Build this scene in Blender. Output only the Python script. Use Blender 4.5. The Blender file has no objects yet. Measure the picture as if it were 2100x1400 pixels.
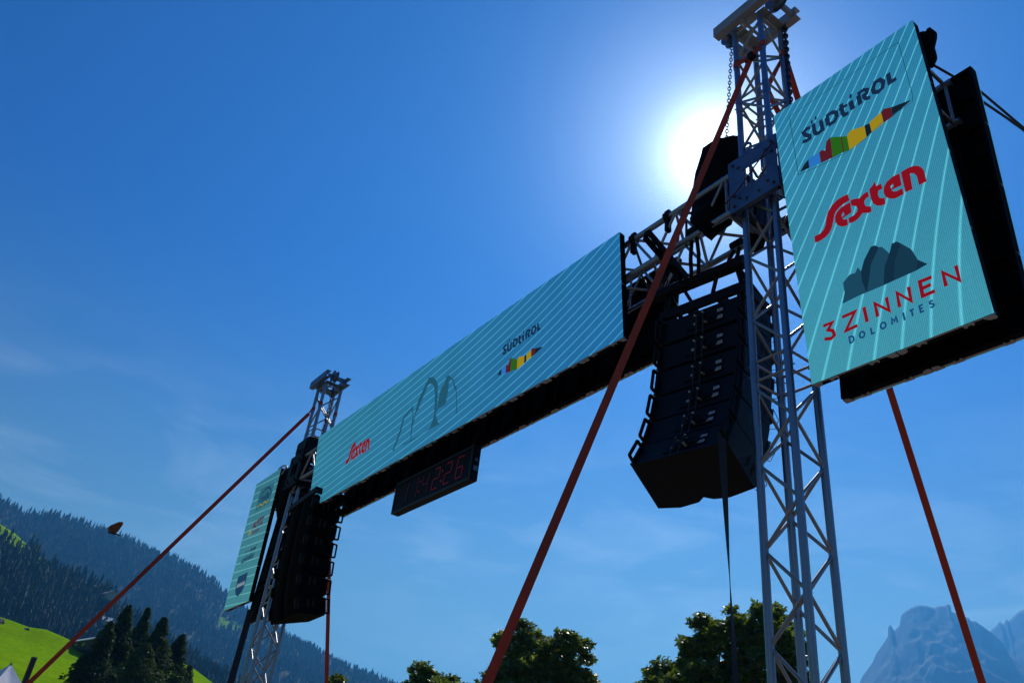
import bpy, bmesh, math, random
import numpy as np
from mathutils import Vector, Matrix
PI=math.pi; sin=math.sin; cos=math.cos; rad=math.radians
rng=random.Random(7); nr=np.random.RandomState(11)
scene=bpy.context.scene
COL=scene.collection

SKYV=1.0; SKYT0=(1.45,1.34,0.62); SKYT1=(0.03,0.29,0.82); AU1,AU2,AU3=24,7.0,1.6; CIR=1.0; SUNE=5.0
HAZEC=(0.085,0.42,1.0); HAZED=2.2e-4; HAZEG=0.42; LEDG=0.16

# ---------------------------------------------------------------- camera
cam=bpy.data.cameras.new('camera'); camo=bpy.data.objects.new('camera',cam); COL.objects.link(camo)
cam.sensor_width=36; cam.lens=29.07; cam.clip_start=0.05; cam.clip_end=20000
CR=((0.59337,0.37239,0.71361),(0.79798,-0.38842,-0.46083),(0.10557,0.84288,-0.52764))
M=Matrix.Identity(4)
for i in range(3):
    for j in range(3): M[i][j]=CR[i][j]
M[2][3]=1.6
camo.matrix_world=M
scene.camera=camo

# ---------------------------------------------------------------- sky, sun, exposure
SUN_AZ,SUN_EL=rad(-40.3),rad(44.9)            # azimuth from +Y towards +X
SD=Vector((sin(SUN_AZ)*cos(SUN_EL),cos(SUN_AZ)*cos(SUN_EL),sin(SUN_EL)))
world=bpy.data.worlds.new('World'); scene.world=world; world.use_nodes=True
wt=world.node_tree; wt.nodes.clear(); W=wt.nodes.new; WL=wt.links.new
wo=W('ShaderNodeOutputWorld'); bg=W('ShaderNodeBackground'); bg.inputs['Strength'].default_value=0.1
sky=W('ShaderNodeTexSky'); sky.sky_type='NISHITA'; sky.sun_disc=False
sky.sun_elevation=SUN_EL; sky.sun_rotation=SUN_AZ; sky.altitude=1300; sky.air_density=1.0; sky.dust_density=0.35; sky.ozone_density=2.5
tc=W('ShaderNodeTexCoord')
hs=W('ShaderNodeHueSaturation'); hs.inputs['Saturation'].default_value=1.12; hs.inputs['Value'].default_value=SKYV
WL(sky.outputs[0],hs.inputs['Color'])
tint=W('ShaderNodeMix'); tint.data_type='RGBA'; tint.blend_type='MULTIPLY'; tint.inputs[0].default_value=1; tz=W('ShaderNodeSeparateXYZ'); tmr=W('ShaderNodeMapRange'); tmr.interpolation_type='SMOOTHSTEP'; tmr.inputs[1].default_value=0.05; tmr.inputs[2].default_value=0.60
tm=W('ShaderNodeMix'); tm.data_type='RGBA'; tm.inputs[6].default_value=(*SKYT0,1); tm.inputs[7].default_value=(*SKYT1,1)
WL(tc.outputs['Generated'],tz.inputs[0]); WL(tz.outputs[2],tmr.inputs[0]); WL(tmr.outputs[0],tm.inputs[0]); WL(tm.outputs[2],tint.inputs[7])
WL(hs.outputs[0],tint.inputs[6])
nrm=W('ShaderNodeVectorMath'); nrm.operation='NORMALIZE'; WL(tc.outputs['Generated'],nrm.inputs[0])
dt=W('ShaderNodeVectorMath'); dt.operation='DOT_PRODUCT'; dt.inputs[1].default_value=SD; WL(nrm.outputs[0],dt.inputs[0])
def wm(op,a,b=None,clamp=False):
    n=W('ShaderNodeMath'); n.operation=op; n.use_clamp=clamp
    for i,v in ((0,a),(1,b)):
        if v is None: continue
        if isinstance(v,(int,float)): n.inputs[i].default_value=v
        else: WL(v,n.inputs[i])
    return n.outputs[0]
ang=wm('ARCCOSINE',wm('MINIMUM',dt.outputs['Value'],0.99999))     # radians from the sun
def lobe(w,amp): # circumsolar aureole of the air, exp(-(angle/w)^2)
    q=wm('DIVIDE',ang,w); q=wm('MULTIPLY',q,q); q=wm('MULTIPLY',q,-1.0)
    return wm('MULTIPLY',wm('POWER',2.71828,q),amp)
def lobe1(w,amp):
    return wm('MULTIPLY',wm('POWER',2.71828,wm('DIVIDE',ang,-w)),amp)
au=wm('ADD',wm('ADD',lobe(0.052,AU1),lobe(0.125,AU2)),lobe(0.22,AU3))
ac=W('ShaderNodeMix'); ac.data_type='RGBA'; ac.inputs[0].default_value=1; ac.blend_type='MULTIPLY'
cmb=W('ShaderNodeCombineColor'); WL(au,cmb.inputs[0]); WL(au,cmb.inputs[1]); WL(au,cmb.inputs[2])
WL(cmb.outputs[0],ac.inputs[6]); ac.inputs[7].default_value=(0.80,0.93,1.0,1)
add=W('ShaderNodeMix'); add.data_type='RGBA'; add.blend_type='ADD'; add.inputs[0].default_value=1
WL(tint.outputs[2],add.inputs[6]); WL(ac.outputs[2],add.inputs[7])
# thin cirrus
mp=W('ShaderNodeMapping'); mp.inputs['Scale'].default_value=(2.4,2.4,8.0); mp.inputs['Rotation'].default_value=(0.25,0.1,4.0); WL(nrm.outputs[0],mp.inputs[0])
nz=W('ShaderNodeTexNoise'); nz.inputs['Scale'].default_value=2.1; nz.inputs['Detail'].default_value=7; nz.inputs['Roughness'].default_value=0.6; nz.inputs['Distortion'].default_value=0.6
WL(mp.outputs[0],nz.inputs['Vector'])
cr=wm('MULTIPLY',wm('SUBTRACT',nz.outputs[0],0.47,True),CIR,True)
sz=W('ShaderNodeSeparateXYZ'); WL(nrm.outputs[0],sz.inputs[0])
band=wm('SUBTRACT',1.0,wm('MULTIPLY',wm('ABSOLUTE',wm('SUBTRACT',sz.outputs[2],0.285)),5.6),True)
cr=wm('MULTIPLY',cr,band)
cl=W('ShaderNodeMix'); cl.data_type='RGBA'; WL(cr,cl.inputs[0]); WL(add.outputs[2],cl.inputs[6]); cl.inputs[7].default_value=(10.5,12.0,13.0,1)
WL(cl.outputs[2],bg.inputs['Color']); WL(bg.outputs[0],wo.inputs['Surface'])

sl=bpy.data.lights.new('sun','SUN'); sl.energy=SUNE; sl.angle=rad(0.53); sl.color=(1.0,0.955,0.88)
so=bpy.data.objects.new('sun',sl); COL.objects.link(so); so.rotation_euler=SD.to_track_quat('Z','Y').to_euler(); so.location=(-30,30,60)
vs=scene.view_settings; vs.view_transform='Standard'; vs.look='None'; vs.exposure=0; vs.gamma=1; vs.use_curve_mapping=False
scene.cycles.use_denoising=True; scene.cycles.max_bounces=6; scene.cycles.diffuse_bounces=3; scene.cycles.glossy_bounces=3
scene.cycles.transparent_max_bounces=6; scene.cycles.volume_bounces=0; scene.cycles.sample_clamp_indirect=4
scene.cycles.transmission_bounces=3

# ---------------------------------------------------------------- materials
def mat(name,col,rough=0.6,metal=0.0,emit=None,es=1.0,noise=None,bump=None,spec=0.5,scl=1.0):
    m=bpy.data.materials.new(name); m.use_nodes=True; t=m.node_tree; b=t.nodes['Principled BSDF']
    b.inputs['Base Color'].default_value=(*col,1); b.inputs['Roughness'].default_value=rough; b.inputs['Metallic'].default_value=metal
    b.inputs['Specular IOR Level'].default_value=spec
    if emit: b.inputs['Emission Color'].default_value=(*emit,1); b.inputs['Emission Strength'].default_value=es
    if noise or bump:
        c=t.nodes.new('ShaderNodeTexCoord'); n=t.nodes.new('ShaderNodeTexNoise'); n.inputs['Detail'].default_value=6
        t.links.new(c.outputs['Object'],n.inputs['Vector'])
        sc,amt=noise or (bump[0],0); n.inputs['Scale'].default_value=sc*scl; n.inputs['Roughness'].default_value=0.65
        if noise:
            r=t.nodes.new('ShaderNodeMapRange'); r.inputs[1].default_value=0.3; r.inputs[2].default_value=0.7; r.inputs[3].default_value=1-amt; r.inputs[4].default_value=1+amt
            t.links.new(n.outputs[0],r.inputs[0])
            x=t.nodes.new('ShaderNodeVectorMath'); x.operation='SCALE'; x.inputs[0].default_value=col
            t.links.new(r.outputs[0],x.inputs['Scale']); t.links.new(x.outputs[0],b.inputs['Base Color'])
            r2=t.nodes.new('ShaderNodeMapRange'); r2.inputs[3].default_value=max(0,rough-0.12); r2.inputs[4].default_value=min(1,rough+0.15)
            t.links.new(n.outputs[0],r2.inputs[0]); t.links.new(r2.outputs[0],b.inputs['Roughness'])
        if bump:
            n2=t.nodes.new('ShaderNodeTexNoise'); n2.inputs['Scale'].default_value=bump[0]; n2.inputs['Detail'].default_value=5; t.links.new(c.outputs['Object'],n2.inputs['Vector'])
            bp=t.nodes.new('ShaderNodeBump'); bp.inputs['Strength'].default_value=bump[1]; bp.inputs['Distance'].default_value=bump[2] if len(bump)>2 else 0.01
            t.links.new(n2.outputs[0],bp.inputs['Height']); t.links.new(bp.outputs[0],b.inputs['Normal'])
    return m
ALU=mat('brushed_aluminium',(0.27,0.325,0.41),0.36,0.92,noise=(7,0.22),bump=(55,0.12,0.002))
ALUB=mat('aluminium_brace',(0.36,0.34,0.34),0.40,0.9,noise=(9,0.15))
STEEL=mat('grey_steel_plate',(0.12,0.175,0.26),0.45,0.75,noise=(6,0.25),bump=(30,0.1,0.002))
PLATE=mat('dull_aluminium_plate',(0.34,0.34,0.35),0.55,0.4,noise=(5,0.2))
BLACK=mat('matt_black_steel',(0.004,0.004,0.006),0.6,0.0,noise=(14,0.4),spec=.2)
BOX=mat('black_speaker_paint',(0.003,0.0036,0.006),0.55,0.0,noise=(30,0.25),spec=.22,bump=(160,0.3,0.002))
CAB=mat('black_cabinet_plastic',(0.003,0.003,0.004),0.75,0.0,noise=(10,0.3),spec=.1)
RIM=mat('cast_rim',(0.42,0.39,0.37),0.55,0.5,noise=(12,0.2))
CLOTH=mat('black_rain_cover_cloth',(0.003,0.003,0.004),0.9,0.0,noise=(5,0.3),spec=.1,bump=(9,0.6,0.03))
RUB=mat('black_cable_rubber',(0.012,0.012,0.016),0.55)
def strapmat(name,col,tr):
    m=mat(name,col,0.7,0.0,noise=(18,0.16)); t=m.node_tree; b=t.nodes['Principled BSDF']; o=t.nodes['Material Output']
    c=t.nodes.new('ShaderNodeTexCoord'); w=t.nodes.new('ShaderNodeTexWave'); w.inputs['Scale'].default_value=260; w.inputs['Distortion'].default_value=0.5
    t.links.new(c.outputs['Object'],w.inputs['Vector']); bp=t.nodes.new('ShaderNodeBump'); bp.inputs['Strength'].default_value=0.25; bp.inputs['Distance'].default_value=0.002
    t.links.new(w.outputs[0],bp.inputs['Height']); t.links.new(bp.outputs[0],b.inputs['Normal'])
    s=t.nodes.new('ShaderNodeBsdfTranslucent'); s.inputs[0].default_value=(*col,1); x=t.nodes.new('ShaderNodeMixShader'); x.inputs[0].default_value=tr
    t.links.new(b.outputs[0],x.inputs[1]); t.links.new(s.outputs[0],x.inputs[2]); t.links.new(x.outputs[0],o.inputs[0])
    return m
STRAP=strapmat('orange_red_webbing',(0.50,0.070,0.032),0.26)
BSTRAP=mat('black_webbing',(0.012,0.013,0.022),0.7)
PAPER=mat('printed_white_sticker',(0.30,0.33,0.38),0.6,noise=(60,0.5))
TIP=mat('bare_connector_tip',(0.55,0.5,0.42),0.4,0.5)
CHAIN=mat('dark_steel_chain',(0.06,0.065,0.09),0.4,0.8)

# ---------------------------------------------------------------- mesh helpers
class MB:
    def __init__(s): s.v=[]; s.f=[]; s.mi=[]; s.sm=[]
    def add(s,v,f,mi=0,smooth=False):
        o=len(s.v); s.v+= [tuple(p) for p in v]; s.f+=[tuple(i+o for i in q) for q in f]; s.mi+=[mi]*len(f); s.sm+=[smooth]*len(f); return s
    def box(s,c,d,R=None,mi=0,bev=0):
        c=Vector(c); hx,hy,hz=d[0]/2,d[1]/2,d[2]/2
        R=R or Matrix.Identity(3)
        b=min(bev,hx*.9,hy*.9,hz*.9)
        if b<=0:
            v=[c+R@Vector((x*hx,y*hy,z*hz)) for x in(-1,1) for y in(-1,1) for z in(-1,1)]
            return s.add(v,[(0,1,3,2),(4,6,7,5),(0,4,5,1),(2,3,7,6),(0,2,6,4),(1,5,7,3)],mi)
        bm=bmesh.new(); bmesh.ops.create_cube(bm,size=1)
        for q in bm.verts: q.co=Vector((q.co.x*d[0],q.co.y*d[1],q.co.z*d[2]))
        bmesh.ops.bevel(bm,geom=bm.edges[:],offset=b,segments=1,affect='EDGES',profile=0.5)
        bm.verts.index_update(); v=[c+R@q.co for q in bm.verts]; f=[[q.index for q in k.verts] for k in bm.faces]; bm.free()
        return s.add(v,f,mi)
    def tube(s,p0,p1,r,n=10,r1=None,mi=0,cap=True):
        p0=Vector(p0); p1=Vector(p1); d=(p1-p0).normalized(); a=d.orthogonal().normalized(); b=d.cross(a); r1=r if r1 is None else r1
        v=[]; 
        for k in range(n):
            w=a*cos(2*PI*k/n)+b*sin(2*PI*k/n); v+=[p0+w*r,p1+w*r1]
        f=[(2*k,2*((k+1)%n),2*((k+1)%n)+1,2*k+1) for k in range(n)]
        s.add(v,f,mi,True)
        if cap: s.add([v[2*k] for k in range(n)],[tuple(reversed(range(n)))],mi); s.add([v[2*k+1] for k in range(n)],[tuple(range(n))],mi)
        return s
    def path(s,pts,r,n=6,mi=0,closed=False):
        pts=[Vector(p) for p in pts]; m=len(pts); v=[]; a=None
        for i,p in enumerate(pts):
            d=(pts[(i+1)%m if closed else min(i+1,m-1)]-pts[(i-1)%m if closed else max(i-1,0)]).normalized()
            a=d.orthogonal().normalized() if a is None else (a-d*a.dot(d)).normalized()
            b=d.cross(a); v+=[p+(a*cos(2*PI*k/n)+b*sin(2*PI*k/n))*r for k in range(n)]
        f=[]
        for i in range(m if closed else m-1):
            j=(i+1)%m
            f+=[(i*n+k,i*n+(k+1)%n,j*n+(k+1)%n,j*n+k) for k in range(n)]
        s.add(v,f,mi,True)
        if not closed: s.add(v[:n],[tuple(reversed(range(n)))],mi); s.add(v[-n:],[tuple(range(n))],mi)
        return s
    def prism(s,poly,z0,z1,R=None,o=(0,0,0),mi=0):   # polygon in local xy, extruded along local z
        R=R or Matrix.Identity(3); o=Vector(o); n=len(poly)
        v=[o+R@Vector((x,y,z0)) for x,y in poly]+[o+R@Vector((x,y,z1)) for x,y in poly]
        f=[tuple(reversed(range(n))),tuple(range(n,2*n))]+[(k,(k+1)%n,n+(k+1)%n,n+k) for k in range(n)]
        return s.add(v,f,mi)
    def mesh(s,name,*mats):
        me=bpy.data.meshes.new(name); me.from_pydata(s.v,[],s.f)
        for m in mats: me.materials.append(m)
        me.polygons.foreach_set('material_index',s.mi); me.polygons.foreach_set('use_smooth',s.sm); me.update()
        return me
    def obj(s,name,m,parent=None,loc=None):
        ms=m if isinstance(m,(list,tuple)) else [m]
        return link(name,s.mesh(name,*ms),parent,loc)
def link(name,me,parent=None,loc=None,mw=None):
    o=bpy.data.objects.new(name,me); COL.objects.link(o)
    if parent is not None: o.parent=parent
    if loc is not None: o.location=loc
    if mw is not None: o.matrix_local=mw
    return o
def tag(o,label,cat,group=None):
    o['label']=label; o['category']=cat
    if group: o['group']=group
    return o
def thing(name,label,cat,loc=(0,0,0),rz=0,group=None):
    o=bpy.data.objects.new(name,None); COL.objects.link(o); o.location=loc; o.rotation_euler=(0,0,rz); return tag(o,label,cat,group)
def kind(o,k): o['kind']=k; return o
def npmesh(name,v,f,mats,mi=None,smooth=False,attr=None):
    v=np.asarray(v,dtype=np.float32); f=np.asarray(f,dtype=np.int32); k=f.shape[1]
    me=bpy.data.meshes.new(name); me.vertices.add(len(v)); me.vertices.foreach_set('co',v.ravel())
    me.loops.add(f.size); me.loops.foreach_set('vertex_index',f.ravel()); me.polygons.add(len(f))
    me.polygons.foreach_set('loop_start',np.arange(0,f.size,k,dtype=np.int32))
    if mi is not None: me.polygons.foreach_set('material_index',np.asarray(mi,dtype=np.int32))
    me.polygons.foreach_set('use_smooth',np.full(len(f),smooth,dtype=bool))
    for m in mats: me.materials.append(m)
    if attr is not None:
        a=me.attributes.new('shade','FLOAT','POINT'); a.data.foreach_set('value',np.asarray(attr,dtype=np.float32))
    me.update(); me.validate(); return me
def fillmesh(name,loops,m):          # even-odd filled flat outlines (lettering and emblems on a screen)
    cu=bpy.data.curves.new(name,'CURVE'); cu.dimensions='2D'; cu.fill_mode='FRONT'
    for L in loops:
        sp=cu.splines.new('POLY'); sp.points.add(len(L)-1)
        for p,(x,y) in zip(sp.points,L): p.co=(x,y,0,1)
        sp.use_cyclic_u=True
    t=bpy.data.objects.new('t',cu); COL.objects.link(t); dg=bpy.context.evaluated_depsgraph_get(); dg.update()
    me=bpy.data.meshes.new_from_object(t.evaluated_get(dg)); me.name=name
    bpy.data.objects.remove(t); bpy.data.curves.remove(cu); me.materials.clear(); me.materials.append(m); return me
def textmesh(name,txt,m,shear=0.0,bold=0.0):
    cu=bpy.data.curves.new(name,'FONT'); cu.body=txt; cu.shear=shear; cu.offset=bold; cu.resolution_u=3
    t=bpy.data.objects.new('t',cu); COL.objects.link(t); dg=bpy.context.evaluated_depsgraph_get(); dg.update()
    me=bpy.data.meshes.new_from_object(t.evaluated_get(dg)); me.name=name
    bpy.data.objects.remove(t); bpy.data.curves.remove(cu); me.materials.clear(); me.materials.append(m); return me
def stroke(pts,w,closed=False):      # outline quads of a pen stroke; list of loops
    out=[]; P=[Vector((x,y)) for x,y in pts]
    L=[];Rr=[]; n=len(P)
    for i,p in enumerate(P):
        if closed and i==n-1: break
        a=P[i-1] if i>0 else (P[n-2] if closed else None); b=P[i+1] if i<n-1 else (P[1] if closed else None)
        d1=(p-a).normalized() if a is not None else None; d2=(b-p).normalized() if b is not None else None
        d1=d1 or d2; d2=d2 or d1
        n1=Vector((-d1.y,d1.x)); n2=Vector((-d2.y,d2.x)); m=(n1+n2)
        m=m.normalized() if m.length>1e-6 else n1
        k=w/2/max(0.45,m.dot(n1)); L.append(p+m*k); Rr.append(p-m*k)
    if closed: return [[tuple(q) for q in L],[tuple(q) for q in reversed(Rr)]]
    return [[tuple(q) for q in L]+[tuple(q) for q in reversed(Rr)]]
def strokemesh(name,strokes,m):      # every stroke filled on its own, so crossings stay solid
    mb=MB()
    for pts,w in strokes:
        P=[Vector((x,y)) for x,y in pts]; n=len(P); cl=(P[0]-P[-1]).length<1e-5
        L=[]; Rr=[]
        for i in range(n):
            a=P[i-1] if i>0 else (P[n-2] if cl else None); b=P[i+1] if i<n-1 else (P[1] if cl else None)
            d1=(P[i]-a).normalized() if a is not None else (b-P[i]).normalized(); d2=(b-P[i]).normalized() if b is not None else d1
            n1=Vector((-d1.y,d1.x)); n2=Vector((-d2.y,d2.x)); q=(n1+n2); q=q.normalized() if q.length>1e-6 else n1
            k=w/2/max(0.5,q.dot(n1)); L.append(P[i]+q*k); Rr.append(P[i]-q*k)
        v=[(q.x,q.y,0) for q in L]+[(q.x,q.y,0) for q in Rr]
        mb.add(v,[(n+i,n+i+1,i+1,i) for i in range(n-1)])
    return mb.mesh(name,m)
def setin(me,fn):
    for v in me.vertices: v.co=fn(v.co)
    me.update(); return me

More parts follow.
